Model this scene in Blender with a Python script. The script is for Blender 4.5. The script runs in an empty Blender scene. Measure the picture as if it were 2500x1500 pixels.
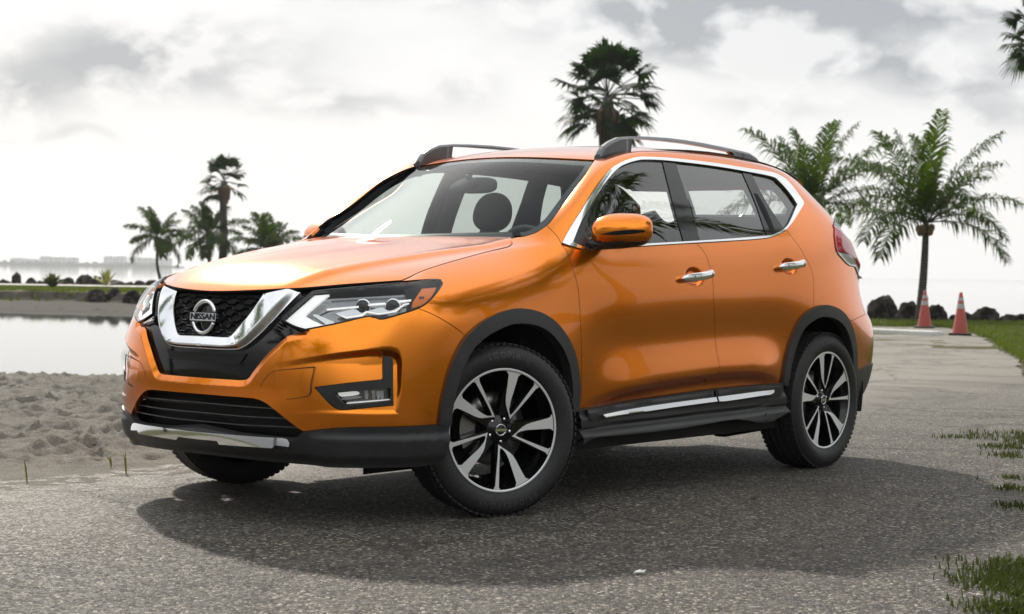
import bpy, bmesh, math, random
import numpy as np
from mathutils import Vector, Matrix, noise
from mathutils.geometry import delaunay_2d_cdt
rad=math.radians
scene=bpy.context.scene
COL=scene.collection
# ------------------------------------------------------------------ camera
CAM=np.array([5.788,5.614,1.033]);YAW,PITCH,ROLL,FPX=3.824708,-0.01983,0.015312,4321.7
_f=np.array([math.cos(PITCH)*math.cos(YAW),math.cos(PITCH)*math.sin(YAW),math.sin(PITCH)])
_r=np.cross(_f,[0,0,1]);_r/=np.linalg.norm(_r);_u=np.cross(_r,_f)
_c,_s=math.cos(ROLL),math.sin(ROLL)
CM=np.array([_c*_r+_s*_u,-_s*_r+_c*_u,_f])
cd=bpy.data.cameras.new('camera');cam=bpy.data.objects.new('camera',cd);COL.objects.link(cam)
cd.sensor_width=36;cd.lens=FPX/2500*36;cd.clip_end=20000;cd.clip_start=.1
cam.matrix_world=Matrix(((CM[0][0],CM[1][0],-CM[2][0],CAM[0]),(CM[0][1],CM[1][1],-CM[2][1],CAM[1]),(CM[0][2],CM[1][2],-CM[2][2],CAM[2]),(0,0,0,1)))
scene.camera=cam
cd.dof.use_dof=True;cd.dof.focus_distance=8.0;cd.dof.aperture_fstop=5.6
# ------------------------------------------------------------------ world
SUN_EL=rad(34.0);SUN_AZ=math.atan2(-1.25,-.75)      # direction towards the sun in the xy plane
w=bpy.data.worlds.new('World');scene.world=w;w.use_nodes=True
nt=w.node_tree;N=nt.nodes;L=nt.links;N.clear()
def nd(t,**k):
    n=N.new(t)
    for a,b in k.items(): setattr(n,a,b)
    return n
out=nd('ShaderNodeOutputWorld');bg=nd('ShaderNodeBackground');L.new(bg.outputs[0],out.inputs[0]);bg.inputs[1].default_value=.1
sky=nd('ShaderNodeTexSky',sky_type='NISHITA',sun_disc=False,sun_elevation=SUN_EL,sun_rotation=math.pi/2-SUN_AZ,air_density=1.0,dust_density=2.0)
geo=nd('ShaderNodeTexCoord')
sep=nd('ShaderNodeSeparateXYZ');L.new(geo.outputs['Generated'],sep.inputs[0])
def mth(op,a,b=None,c=None,clamp=False):
    n=nd('ShaderNodeMath',operation=op,use_clamp=clamp)
    for i,v in enumerate((a,b,c)):
        if v is None: continue
        if isinstance(v,(int,float)): n.inputs[i].default_value=v
        else: L.new(v,n.inputs[i])
    return n.outputs[0]
# cloud deck: project the view direction on a flat layer overhead
zc=mth('ADD',mth('MAXIMUM',sep.outputs[2],0.0),.16)
cx=mth('DIVIDE',sep.outputs[0],zc);cy=mth('DIVIDE',sep.outputs[1],zc)
cmb=nd('ShaderNodeCombineXYZ');L.new(cx,cmb.inputs[0]);L.new(cy,cmb.inputs[1]);cmb.inputs[2].default_value=3.1
n1=nd('ShaderNodeTexNoise');n1.inputs['Scale'].default_value=1.15;n1.inputs['Detail'].default_value=9;n1.inputs['Roughness'].default_value=.52;n1.inputs['Distortion'].default_value=.35
L.new(cmb.outputs[0],n1.inputs['Vector'])
rp=nd('ShaderNodeValToRGB');L.new(n1.outputs[0],rp.inputs[0])
e=rp.color_ramp.elements;e[0].position=.36;e[0].color=(9.9,9.95,10.,1);e[1].position=.74;e[1].color=(4.6,4.8,5.2,1)
m=rp.color_ramp.elements.new(.5);m.color=(9.5,9.55,9.6,1)
m=rp.color_ramp.elements.new(.60);m.color=(7.6,7.8,8.1,1)
# whiter towards the horizon
hz=mth('SUBTRACT',1.0,mth('MULTIPLY',mth('SUBTRACT',sep.outputs[2],.10),6.0,clamp=True),clamp=True)
mixh=nd('ShaderNodeMixRGB');L.new(mth('MULTIPLY',hz,.93),mixh.inputs[0]);L.new(rp.outputs[0],mixh.inputs[1]);mixh.inputs[2].default_value=(9.75,9.7,9.65,1)
# added sky gain to shape reflections: brighter high up, dimmer low opposite the sun
up=mth('MULTIPLY',mth('SUBTRACT',sep.outputs[2],.22),3.0,clamp=True)
sunside=mth('ADD',mth('MULTIPLY',sep.outputs[0],-.77),mth('MULTIPLY',sep.outputs[1],-.63))
back=mth('MULTIPLY',mth('SUBTRACT',.62,sunside),1.5,clamp=True)
lowb=mth('SUBTRACT',1.0,mth('MULTIPLY',mth('SUBTRACT',sep.outputs[2],.10),3.4,clamp=True),clamp=True)
fac=mth('MULTIPLY',mth('ADD',1.0,mth('MULTIPLY',up,.40)),mth('SUBTRACT',1.0,mth('MULTIPLY',mth('MULTIPLY',back,lowb),.80)))
sc_=nd('ShaderNodeMixRGB',blend_type='MULTIPLY');sc_.inputs[0].default_value=1;L.new(mixh.outputs[0],sc_.inputs[1])
cg=nd('ShaderNodeCombineXYZ')
for i_ in range(3):L.new(fac,cg.inputs[i_])
L.new(cg.outputs[0],sc_.inputs[2])
# separate darker cloud masses over the bay, placed by bearing and height
fx=mth('ADD',mth('MULTIPLY',sep.outputs[0],-.77561),mth('MULTIPLY',sep.outputs[1],-.63121));rx_=mth('ADD',mth('MULTIPLY',sep.outputs[0],-.63121),mth('MULTIPLY',sep.outputs[1],.77561))
fm=mth('MAXIMUM',fx,.05);bxx=mth('DIVIDE',rx_,fm);byy=mth('DIVIDE',sep.outputs[2],fm)
nc=nd('ShaderNodeCombineXYZ');L.new(mth('MULTIPLY',bxx,1.0),nc.inputs[0]);L.new(mth('MULTIPLY',byy,1.7),nc.inputs[1])
nn=nd('ShaderNodeTexNoise');nn.inputs['Scale'].default_value=17;nn.inputs['Detail'].default_value=9;nn.inputs['Roughness'].default_value=.5;nn.inputs['Distortion'].default_value=.25;L.new(nc.outputs[0],nn.inputs['Vector'])
tot=None
for (bpx,bqy,bw,bh,ba) in ((400,140,300,75,.95),(330,200,180,40,.4),(40,240,150,60,.7),(120,330,220,16,.35),(840,265,190,26,.5),(700,235,120,30,.3),(1150,225,70,45,.4),(1640,60,300,75,.9),(1980,70,330,70,.95),(2000,165,360,34,.7),(2380,40,180,50,.6),(2330,225,190,42,.75),(1900,270,130,30,.35),(2440,300,120,28,.5),(1050,-10,260,35,.4),(300,-220,500,90,.6),(2300,-220,600,80,.6)):
    x0=(bpx-1250)/4322.;y0=(664+.0193*(bpx-1250)-bqy)/4322.
    dx=mth('DIVIDE',mth('SUBTRACT',mth('ADD',bxx,mth('MULTIPLY',mth('SUBTRACT',nn.outputs[0],.5),.05)),x0),bw/4322.);dy=mth('DIVIDE',mth('SUBTRACT',mth('ADD',byy,mth('MULTIPLY',mth('SUBTRACT',nn.outputs[0],.5),-.045)),y0),bh/4322.)
    g_=mth('MULTIPLY',mth('EXPONENT',mth('MULTIPLY',mth('ADD',mth('MULTIPLY',dx,dx),mth('MULTIPLY',dy,dy)),-.8)),ba)
    tot=g_ if tot is None else mth('ADD',tot,g_)
tot=mth('MULTIPLY',mth('MINIMUM',tot,1.1),mth('ADD',.18,mth('MULTIPLY',mth('SUBTRACT',nn.outputs[0],.42),7.0,clamp=True)))
tot=mth('MULTIPLY',tot,mth('MULTIPLY',fx,6.0,clamp=True),clamp=True)
dkc=nd('ShaderNodeMixRGB');L.new(tot,dkc.inputs[0]);L.new(sc_.outputs[0],dkc.inputs[1]);dkc.inputs[2].default_value=(4.0,4.25,4.6,1)
mx=nd('ShaderNodeMixRGB');mx.inputs[0].default_value=.93
L.new(sky.outputs[0],mx.inputs[1]);L.new(dkc.outputs[0],mx.inputs[2]);L.new(mx.outputs[0],bg.inputs[0])
# ------------------------------------------------------------------ sun
sd=bpy.data.lights.new('sun','SUN');sun=bpy.data.objects.new('sun',sd);COL.objects.link(sun)
sd.energy=4.4;sd.angle=rad(2.2);sd.color=(1,.93,.83)
sv=Vector((math.cos(SUN_AZ)*math.cos(SUN_EL),math.sin(SUN_AZ)*math.cos(SUN_EL),math.sin(SUN_EL)))
sun.rotation_euler=sv.to_track_quat('Z','Y').to_euler();sun.location=(0,0,30)
vs=scene.view_settings;vs.view_transform='Standard';vs.look='None';vs.exposure=0;vs.gamma=1;vs.use_curve_mapping=False
# ------------------------------------------------------------------ helpers
def tag(o,label=None,cat=None,group=None,kind=None):
    if label:o['label']=label
    if cat:o['category']=cat
    if group:o['group']=group
    if kind:o['kind']=kind
    return o
def empty(name,loc=(0,0,0),rz=0):
    o=bpy.data.objects.new(name,None);o.location=loc;o.rotation_euler=(0,0,rz);o.empty_display_size=.2;COL.objects.link(o);return o
def mkmesh(name,V,F,mat,parent=None,nrm=None,smooth=True):
    me=bpy.data.meshes.new(name)
    me.from_pydata([tuple(map(float,v)) for v in V],[],[tuple(int(i) for i in f) for f in F]);me.update()
    if smooth: me.polygons.foreach_set('use_smooth',[True]*len(me.polygons))
    if nrm is not None:
        me.normals_split_custom_set_from_vertices([tuple(map(float,n)) for n in nrm])
    if mat is not None:
        for m in (mat if isinstance(mat,(list,tuple)) else [mat]): me.materials.append(m)
    o=bpy.data.objects.new(name,me);COL.objects.link(o)
    if parent is not None:o.parent=parent
    return o
class MB:
    """collects primitives in one mesh"""
    def __init__(s):s.V=[];s.F=[];s.M=[];s.S=[]
    def add(s,V,F,mi=0,smooth=True):
        b=len(s.V);s.V+=[tuple(v) for v in V];s.F+=[tuple(i+b for i in f) for f in F];s.M+=[mi]*len(F);s.S+=[smooth]*len(F)
    def box(s,c,h,R=None,mi=0,bev=0):
        c=np.array(c,float);h=np.array(h,float)
        if bev<=0:
            V=[np.array([x,y,z])*h for x in(-1,1) for y in(-1,1) for z in(-1,1)]
            F=[(0,1,3,2),(4,6,7,5),(0,4,5,1),(2,3,7,6),(0,2,6,4),(1,5,7,3)]
        else:
            V=[];idx={};F=[]
            for x in(-1,1):
                for y in(-1,1):
                    for z in(-1,1):
                        for a in range(3):
                            v=np.array([x,y,z])*(h-bev);v[a]+=(x,y,z)[a]*bev;idx[(x,y,z,a)]=len(V);V.append(v)
            for a in range(3):
                b,c2=(a+1)%3,(a+2)%3
                for sg in(-1,1):
                    q=[]
                    for p,r in((-1,-1),(1,-1),(1,1),(-1,1)):
                        k=[0,0,0];k[a]=sg;k[b]=p;k[c2]=r;q.append(idx[(*k,a)])
                    F.append(q if sg>0 else q[::-1])
            for a in range(3):
                b,c2=(a+1)%3,(a+2)%3
                for p in(-1,1):
                    for r in(-1,1):
                        k0=[0,0,0];k0[a]=-1;k0[b]=p;k0[c2]=r;k1=list(k0);k1[a]=1
                        q=[idx[(*k0,b)],idx[(*k1,b)],idx[(*k1,c2)],idx[(*k0,c2)]]
                        F.append(q if p*r<0 else q[::-1])
            for x in(-1,1):
                for y in(-1,1):
                    for z in(-1,1):
                        q=[idx[(x,y,z,i)] for i in range(3)];F.append(q if x*y*z>0 else q[::-1])
        V=np.array(V)
        if R is not None:V=V@np.array(R).T
        s.add(V+c,F,mi,smooth=False)
    def tube(s,P,r,n=8,mi=0,cap=True,flat=None):
        P=np.array(P,float);r=np.full(len(P),r,float) if np.isscalar(r) else np.array(r,float)
        T=np.gradient(P,axis=0);T/=np.linalg.norm(T,axis=1)[:,None]+1e-12
        a=np.array([0,0,1.]) if abs(T[0][2])<.9 else np.array([1.,0,0])
        V=[];nx=np.cross(T[0],a)
        for i in range(len(P)):
            nx=nx-T[i]*(nx@T[i]);nx/=np.linalg.norm(nx);b=np.cross(T[i],nx)
            for k in range(n):
                t=2*math.pi*k/n;V.append(P[i]+r[i]*(math.cos(t)*nx+math.sin(t)*b*(flat or 1)))
        F=[(i*n+k,i*n+(k+1)%n,(i+1)*n+(k+1)%n,(i+1)*n+k) for i in range(len(P)-1) for k in range(n)]
        if cap:F+=[tuple(range(n))[::-1],tuple((len(P)-1)*n+k for k in range(n))]
        s.add(V,F,mi)
    def lathe(s,prof,axis='y',n=48,c=(0,0,0),mi=0,closed=False,a0=0,a1=2*math.pi):
        """prof: list of (r, h) ; axis y"""
        full=abs(a1-a0-2*math.pi)<1e-6;m=n if full else n+1
        V=[];k=len(prof)
        for i in range(m):
            t=a0+(a1-a0)*i/n
            for r,h in prof:
                if axis=='y':V.append((c[0]+r*math.sin(t),c[1]+h,c[2]+r*math.cos(t)))
                elif axis=='z':V.append((c[0]+r*math.cos(t),c[1]+r*math.sin(t),c[2]+h))
                else:V.append((c[0]+h,c[1]+r*math.cos(t),c[2]+r*math.sin(t)))
        F=[]
        for i in range(n):
            j=(i+1)%m
            for q in range(k-(0 if closed else 1)):
                q2=(q+1)%k;F.append((i*k+q,i*k+q2,j*k+q2,j*k+q))
        s.add(V,F,mi)
    def prism(s,poly,to3,d0,d1,mi=0,bev=0):
        """poly 2-D CCW, to3(p2,depth)->3-D; a capped extrusion"""
        n=len(poly);V=[to3(p,d0) for p in poly]+[to3(p,d1) for p in poly]
        F=[(i,(i+1)%n,n+(i+1)%n,n+i) for i in range(n)]
        s.add(V,F,mi,smooth=False)
        V2=[to3(p,d1) for p in poly];s.add(V2,[tuple(range(n))],mi,smooth=False)
        V2=[to3(p,d0) for p in poly];s.add(V2,[tuple(range(n))[::-1]],mi,smooth=False)
    def build(s,name,mats,parent=None,fix=True):
        o=mkmesh(name,s.V,s.F,mats,parent,smooth=False)
        me=o.data
        if len(me.polygons)==len(s.F):
            me.polygons.foreach_set('material_index',s.M);me.polygons.foreach_set('use_smooth',s.S)
        if fix:
            bm=bmesh.new();bm.from_mesh(me);bmesh.ops.recalc_face_normals(bm,faces=bm.faces);bm.to_mesh(me);bm.free()
        return o
# ------------------------------------------------------------------ materials
def mat(name,col=(.5,.5,.5),rough=.5,metal=0.0,coat=0.0,spec=.5,**k):
    m=bpy.data.materials.new(name);m.use_nodes=True;b=m.node_tree.nodes['Principled BSDF']
    b.inputs['Base Color'].default_value=(*col,1);b.inputs['Roughness'].default_value=rough;b.inputs['Metallic'].default_value=metal
    b.inputs['Coat Weight'].default_value=coat;b.inputs['Specular IOR Level'].default_value=spec
    if 'coat_rough' in k:b.inputs['Coat Roughness'].default_value=k['coat_rough']
    if 'emit' in k:
        b.inputs['Emission Color'].default_value=(*k['emit'],1);b.inputs['Emission Strength'].default_value=k.get('estr',1)
    return m
class NT:
    def __init__(s,m):s.t=m.node_tree;s.b=s.t.nodes.get('Principled BSDF');s.o=s.t.nodes.get('Material Output')
    def n(s,t,**k):
        x=s.t.nodes.new(t)
        for a,b in k.items():
            if a in x.inputs.keys() if hasattr(x.inputs,'keys') else False: x.inputs[a].default_value=b
            else:setattr(x,a,b)
        return x
    def l(s,a,b):s.t.links.new(a,b)
    def noise(s,vec,scale,detail=4,rough=.55,dist=0):
        x=s.n('ShaderNodeTexNoise');x.inputs['Scale'].default_value=scale;x.inputs['Detail'].default_value=detail;x.inputs['Roughness'].default_value=rough;x.inputs['Distortion'].default_value=dist
        if vec is not None:s.l(vec,x.inputs['Vector'])
        return x.outputs[0]
    def ramp(s,fac,stops):
        x=s.n('ShaderNodeValToRGB');s.l(fac,x.inputs[0]);e=x.color_ramp.elements
        def c4(c):return (*c,1) if isinstance(c,(tuple,list)) else (c,c,c,1)
        e[0].position=stops[0][0];e[0].color=c4(stops[0][1]);e[1].position=stops[-1][0];e[1].color=c4(stops[-1][1])
        for p,c in stops[1:-1]:
            q=e.new(p);q.color=c4(c)
        return x.outputs[0]
    def mix(s,f,a,b,mode='MIX'):
        x=s.n('ShaderNodeMixRGB',blend_type=mode)
        for i,v in enumerate((f,a,b)):
            if isinstance(v,(int,float)):x.inputs[i].default_value=v if i==0 else (v,v,v,1)
            elif isinstance(v,tuple):x.inputs[i].default_value=(*v,1)
            else:s.l(v,x.inputs[i])
        return x.outputs[0]
    def math(s,op,a,b=None,clamp=False):
        x=s.n('ShaderNodeMath',operation=op);x.use_clamp=clamp
        for i,v in enumerate((a,b)):
            if v is None:continue
            if isinstance(v,(int,float)):x.inputs[i].default_value=v
            else:s.l(v,x.inputs[i])
        return x.outputs[0]
    def bump(s,h,strength=.5,dist=.01,normal=None):
        x=s.n('ShaderNodeBump');x.inputs['Strength'].default_value=strength;x.inputs['Distance'].default_value=dist;s.l(h,x.inputs['Height'])
        if normal is not None:s.l(normal,x.inputs['Normal'])
        return x.outputs[0]
    def pos(s):return s.n('ShaderNodeNewGeometry').outputs['Position']
    def obj(s):return s.n('ShaderNodeTexCoord').outputs['Object']
M={}
M['paint']=mat('orange_metallic_paint',(.80,.2,.008),.19,.9,.8,coat_rough=.012)
t=NT(M['paint']);v=t.obj();fl=t.n('ShaderNodeTexVoronoi');fl.inputs['Scale'].default_value=900;t.l(v,fl.inputs['Vector'])
lw=t.n('ShaderNodeLayerWeight');lw.inputs[0].default_value=.35
c=t.mix(lw.outputs['Facing'],(1.0,.285,.001),(.66,.105,.001));t.l(c,t.b.inputs['Base Color'])
t.l(t.bump(fl.outputs['Color'],.04,.0005),t.b.inputs['Normal'])
M['plastic']=mat('black_textured_plastic',(.028,.029,.031),.42,0,0)
M['shell']=mat('black_inner_shell',(.012,.012,.012),.8)
M['liner']=mat('dark_trim_fabric',(.04,.042,.045),.9,spec=.1)
M['head']=mat('grey_headliner',(.16,.165,.17),.85)
M['gloss']=mat('gloss_black',(.005,.005,.006),.05,0,0,spec=.5)
M['chrome']=mat('chrome',(.86,.87,.88),.06,1.0)
M['rail']=mat('grey_rail_paint',(.13,.135,.14),.3,.6,.3)
M['satin']=mat('satin_silver',(.62,.63,.65),.28,1.0)
M['alloy']=mat('machined_alloy',(.88,.89,.90),.34,.45,.5,coat_rough=.05)
M['steel']=mat('brake_steel',(.35,.34,.33),.35,1.0)
M['rubber']=mat('tyre_rubber',(.022,.022,.023),.62)
M['rubber2']=mat('tyre_lettering',(.06,.06,.06),.5)
M['amber']=mat('amber_lens',(.80,.17,.0),.45,0,0)
M['red']=mat('red_lens',(.45,.015,.03),.1,0,1.0)
M['frost']=mat('frosted_reflector',(.75,.77,.78),.25,.4,1.0)
M['glowwhite']=mat('glowing_reflector_white',(.9,.9,.9),.35,.0,0,emit=(1,.98,.95),estr=.5)  # glow added in place of sky reflected by strips, reflectors and chrome bars
M['lampgrey']=mat('lamp_housing_grey',(.24,.25,.26),.24,.8,.6)
def glass(name,tint,ior,rough=0.0):
    m=bpy.data.materials.new(name);m.use_nodes=True;t=NT(m);t.t.nodes.remove(t.b)
    tr=t.n('ShaderNodeBsdfTransparent');tr.inputs[0].default_value=(*tint,1)
    gl=t.n('ShaderNodeBsdfGlossy');gl.inputs['Roughness'].default_value=rough;gl.inputs[0].default_value=(1,1,1,1)
    fr=t.n('ShaderNodeFresnel');bf=t.n('ShaderNodeNewGeometry');t.l(t.math('ADD',ior,t.math('MULTIPLY',bf.outputs['Backfacing'],1/ior-ior)),fr.inputs[0])
    ms=t.n('ShaderNodeMixShader');t.l(fr.outputs[0],ms.inputs[0]);t.l(tr.outputs[0],ms.inputs[1]);t.l(gl.outputs[0],ms.inputs[2]);t.l(ms.outputs[0],t.o.inputs[0]);return m
M['wglass']=glass('windshield_glass',(.86,.93,.90),1.25)
M['sglass']=glass('side_window_glass',(.80,.84,.81),1.85)
M['pglass']=glass('privacy_glass',(.58,.62,.60),2.1)
M['lens']=glass('clear_lens',(.93,.95,.95),1.35)


def interp(t,xs,ys):
    """smooth (pchip-like) interpolation, xs increasing"""
    xs=np.asarray(xs,float);ys=np.asarray(ys,float);t=np.asarray(t,float)
    h=np.diff(xs);d=np.diff(ys)/h;m=np.zeros(len(xs));m[0]=d[0];m[-1]=d[-1]
    m[1:-1]=(d[:-1]*h[1:]+d[1:]*h[:-1])/(h[:-1]+h[1:])
    i=np.clip(np.searchsorted(xs,t)-1,0,len(xs)-2);s=(t-xs[i])/h[i]
    s=np.clip(s,-.5,1.5)
    return (ys[i]*(2*s**3-3*s**2+1)+h[i]*m[i]*(s**3-2*s**2+s)+ys[i+1]*(3*s**2-2*s**3)+h[i]*m[i+1]*(s**3-s**2))
# windshield + roof height field
WX=[.2,.1,0,-.1,-.3,-.5,-.7,-.85,-1.0,-1.2,-1.5,-1.8,-2.1,-2.4,-2.7,-2.95,-3.1][::-1]
WZ=[1.055,1.09,1.13,1.18,1.287,1.392,1.492,1.56,1.612,1.652,1.685,1.70,1.70,1.686,1.65,1.59,1.53][::-1]
def W(x,y):
    x=np.asarray(x,float);y=np.asarray(y,float)
    k=np.clip((x+1.25)/.6,0,1);k=k*k*(3-2*k)
    return interp(x+.45*y*y*k,WX,WZ)-.10*y*y
# hood height field
HX=[-.5,-.2,0,.2,.4,.6,.7,.78,.84,.88,.91,.94]
HZ=[1.225,1.190,1.154,1.122,1.086,1.043,1.016,.985,.955,.927,.895,.85]
def H(x,y):
    x=np.asarray(x,float);y=np.asarray(y,float)
    xx=x+.30*y*y+.35*y**4
    b=.013*np.exp(-((np.abs(y)-.0)/.42)**4)
    return interp(xx,HX,HZ)-.004*y*y+b-.012
bz=[.24,.38,.55,.80,.945]
yb=[0,.25,.46,.625,.75,.845,.90]
bx={.24:[.86,.855,.825,.765,.68,.57,.46],.38:[.925,.915,.875,.80,.70,.585,.46],.55:[.94,.93,.895,.82,.715,.59,.46],.80:[.91,.895,.85,.775,.675,.56,.455],.945:[.85,.835,.785,.715,.62,.52,.42]}
by={.24:[0,.25,.47,.63,.745,.82,.865],.38:[0,.25,.47,.64,.765,.85,.90],.55:[0,.25,.47,.645,.77,.86,.91],.80:[0,.24,.455,.62,.74,.835,.90],.945:[0,.21,.39,.55,.67,.765,.835]}
fz=[.24,.30,.38,.46,.55,.65,.75,.855,.945]
St=[]
for i in range(6):
    top=[.945,.945,.95,.957,.967,.982][i]
    pts=[]
    for z0 in fz:
        z=.24+(z0-.24)/(.945-.24)*(top-.24)
        x=interp(z0,bz,[bx[b][i] for b in bz]);y=interp(z0,bz,[by[b][i] for b in bz])
        pts.append((float(x),float(y),z))
    if i==5: pts[8]=(.49,.735,.99);pts[7]=(.535,.79,.955);pts[6]=(.57,.835,.885);
    if i==4: pts[8]=(.60,.66,.972)
    x,y,z=pts[8]
    for k in range(1,6): pts.append((x-.06*k,y*(1-.08*k),z+.02*k))
    St.append(pts)
def side(x,yz):
    St.append([(x,a,b) if not isinstance(x,(list,tuple)) else (x[i],a,b) for i,(a,b) in enumerate(yz)])
side([.46]*5+[.458,.45,.43,.40,.36,.32,.28,.24,.2],[(.868,.24),(.895,.33),(.907,.43),(.912,.53),(.912,.64),(.908,.76),(.89,.86),(.84,.95),(.745,1.012),(.69,1.03),(.6,1.05),(.5,1.06),(.4,1.07),(.2,1.08)])
side(.24,[(.88,.26),(.905,.36),(.915,.46),(.922,.57),(.926,.68),(.922,.79),(.905,.89),(.845,.985),(.735,1.052),(.67,1.068),(.57,1.082),(.46,1.093),(.35,1.10),(.2,1.106)])
side(0,[(.885,.27),(.91,.37),(.92,.48),(.927,.59),(.93,.70),(.926,.81),(.908,.915),(.853,1.02),(.735,1.095),(.67,1.11),(.57,1.123),(.46,1.132),(.35,1.14),(.2,1.145)])
side(-.22,[(.885,.27),(.91,.37),(.92,.48),(.925,.59),(.928,.70),(.922,.82),(.905,.93),(.86,1.045),(.765,1.125),(.71,1.143),(.64,1.156),(.56,1.166),(.46,1.172),(.3,1.18)])
side(-.42,[(.88,.27),(.90,.37),(.91,.48),(.916,.59),(.92,.70),(.918,.83),(.905,.95),(.885,1.06),(.84,1.14),(.80,1.172),(.762,1.198),(.725,1.217),(.68,1.235),(.6,1.27)])
side(-.58,[(.875,.27),(.89,.37),(.902,.48),(.91,.60),(.917,.72),(.918,.84),(.908,.96),(.892,1.07),(.868,1.145),(.838,1.20),(.805,1.245),(.765,1.29),(.715,1.318),(.62,1.355)])
side(-.76,[(.872,.27),(.885,.37),(.897,.48),(.907,.60),(.916,.72),(.919,.84),(.910,.96),(.893,1.07),(.868,1.15),(.835,1.235),(.795,1.32),(.745,1.405),(.69,1.44),(.58,1.475)])
side(-.95,[(.87,.27),(.883,.37),(.895,.48),(.906,.60),(.916,.72),(.92,.84),(.911,.96),(.893,1.075),(.867,1.16),(.828,1.27),(.778,1.39),(.72,1.51),(.66,1.552),(.54,1.585)])
side(-1.2,[(.87,.27),(.882,.37),(.895,.48),(.906,.60),(.916,.72),(.92,.85),(.912,.975),(.893,1.085),(.865,1.175),(.822,1.30),(.765,1.44),(.70,1.58),(.64,1.622),(.50,1.65)])
side(-1.5,[(.87,.28),(.882,.38),(.895,.49),(.906,.61),(.916,.73),(.92,.86),(.912,.985),(.893,1.095),(.865,1.187),(.82,1.32),(.76,1.46),(.695,1.60),(.635,1.645),(.50,1.672)])
side(-1.85,[(.872,.28),(.884,.38),(.897,.49),(.908,.61),(.918,.74),(.922,.87),(.914,.995),(.895,1.105),(.865,1.205),(.82,1.33),(.76,1.47),(.693,1.605),(.635,1.652),(.50,1.682)])
side(-2.15,[(.875,.29),(.888,.39),(.90,.50),(.912,.62),(.922,.75),(.926,.88),(.918,1.01),(.898,1.12),(.866,1.225),(.82,1.34),(.76,1.47),(.693,1.60),(.633,1.648),(.50,1.678)])
side(-2.42,[(.88,.29),(.893,.39),(.907,.50),(.922,.62),(.932,.75),(.935,.88),(.925,1.02),(.903,1.14),(.868,1.25),(.822,1.36),(.765,1.475),(.695,1.588),(.632,1.635),(.50,1.665)])
side(-2.66,[(.885,.29),(.897,.39),(.91,.50),(.925,.62),(.935,.75),(.936,.88),(.922,1.02),(.900,1.14),(.867,1.25),(.823,1.36),(.768,1.465),(.70,1.555),(.635,1.607),(.52,1.64)])
side(-2.88,[(.88,.29),(.893,.39),(.905,.50),(.916,.62),(.925,.75),(.924,.88),(.905,1.02),(.885,1.13),(.858,1.23),(.82,1.325),(.768,1.405),(.695,1.475),(.62,1.53),(.52,1.56)])
side(-3.08,[(.86,.30),(.873,.38),(.885,.48),(.893,.60),(.897,.72),(.892,.84),(.874,.97),(.860,1.08),(.838,1.18),(.80,1.255),(.75,1.325),(.68,1.38),(.60,1.415),(.51,1.44)])
side([-3.24,-3.26,-3.28,-3.29,-3.29,-3.27,-3.21,-3.18,-3.17,-3.17,-3.17,-3.17,-3.17,-3.17],[(.80,.33),(.825,.38),(.845,.48),(.85,.60),(.85,.70),(.845,.80),(.835,.90),(.83,1.0),(.822,1.10),(.79,1.185),(.74,1.25),(.67,1.31),(.59,1.35),(.50,1.375)])
side([-3.38,-3.42,-3.45,-3.47,-3.47,-3.45,-3.34,-3.29,-3.28,-3.28,-3.27,-3.26,-3.24,-3.22],[(.70,.34),(.735,.40),(.76,.50),(.77,.60),(.77,.70),(.76,.79),(.75,.87),(.76,.97),(.765,1.08),(.745,1.165),(.70,1.225),(.64,1.28),(.57,1.325),(.47,1.35)])
side([-3.48,-3.52,-3.55,-3.57,-3.57,-3.55,-3.43,-3.38,-3.36,-3.35,-3.33,-3.30,-3.27,-3.25],[(.52,.34),(.54,.40),(.56,.50),(.57,.60),(.57,.70),(.57,.79),(.57,.87),(.57,.97),(.57,1.08),(.56,1.17),(.53,1.24),(.49,1.31),(.45,1.36),(.35,1.40)])
side([-3.52,-3.57,-3.60,-3.62,-3.62,-3.60,-3.48,-3.42,-3.40,-3.38,-3.36,-3.33,-3.30,-3.27],[(.27,.34),(.28,.40),(.29,.50),(.29,.60),(.29,.70),(.29,.79),(.29,.87),(.29,.97),(.28,1.08),(.28,1.17),(.27,1.24),(.25,1.31),(.22,1.36),(.18,1.40)])
side([-3.53,-3.58,-3.61,-3.63,-3.63,-3.61,-3.49,-3.43,-3.41,-3.39,-3.37,-3.34,-3.31,-3.28],[(0,.34),(0,.40),(0,.50),(0,.60),(0,.70),(0,.79),(0,.87),(0,.97),(0,1.08),(0,1.17),(0,1.24),(0,1.31),(0,1.36),(0,1.40)])
D=np.array(St,float)
for i in range(len(D)):
    x0=D[i,4,0]
    w_=np.clip((-.35-x0)/.35,0,1)*np.clip((x0+2.55)/.4,0,1)
    for j in range(9):
        z=D[i,j,2];zc=.475+.055*np.clip((-.6-x0)/1.2,0,1)
        D[i,j,1]+=w_*(-.010*np.exp(-((z-.74)/.11)**2)+.004*np.exp(-((z-.98)/.06)**2))
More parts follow.
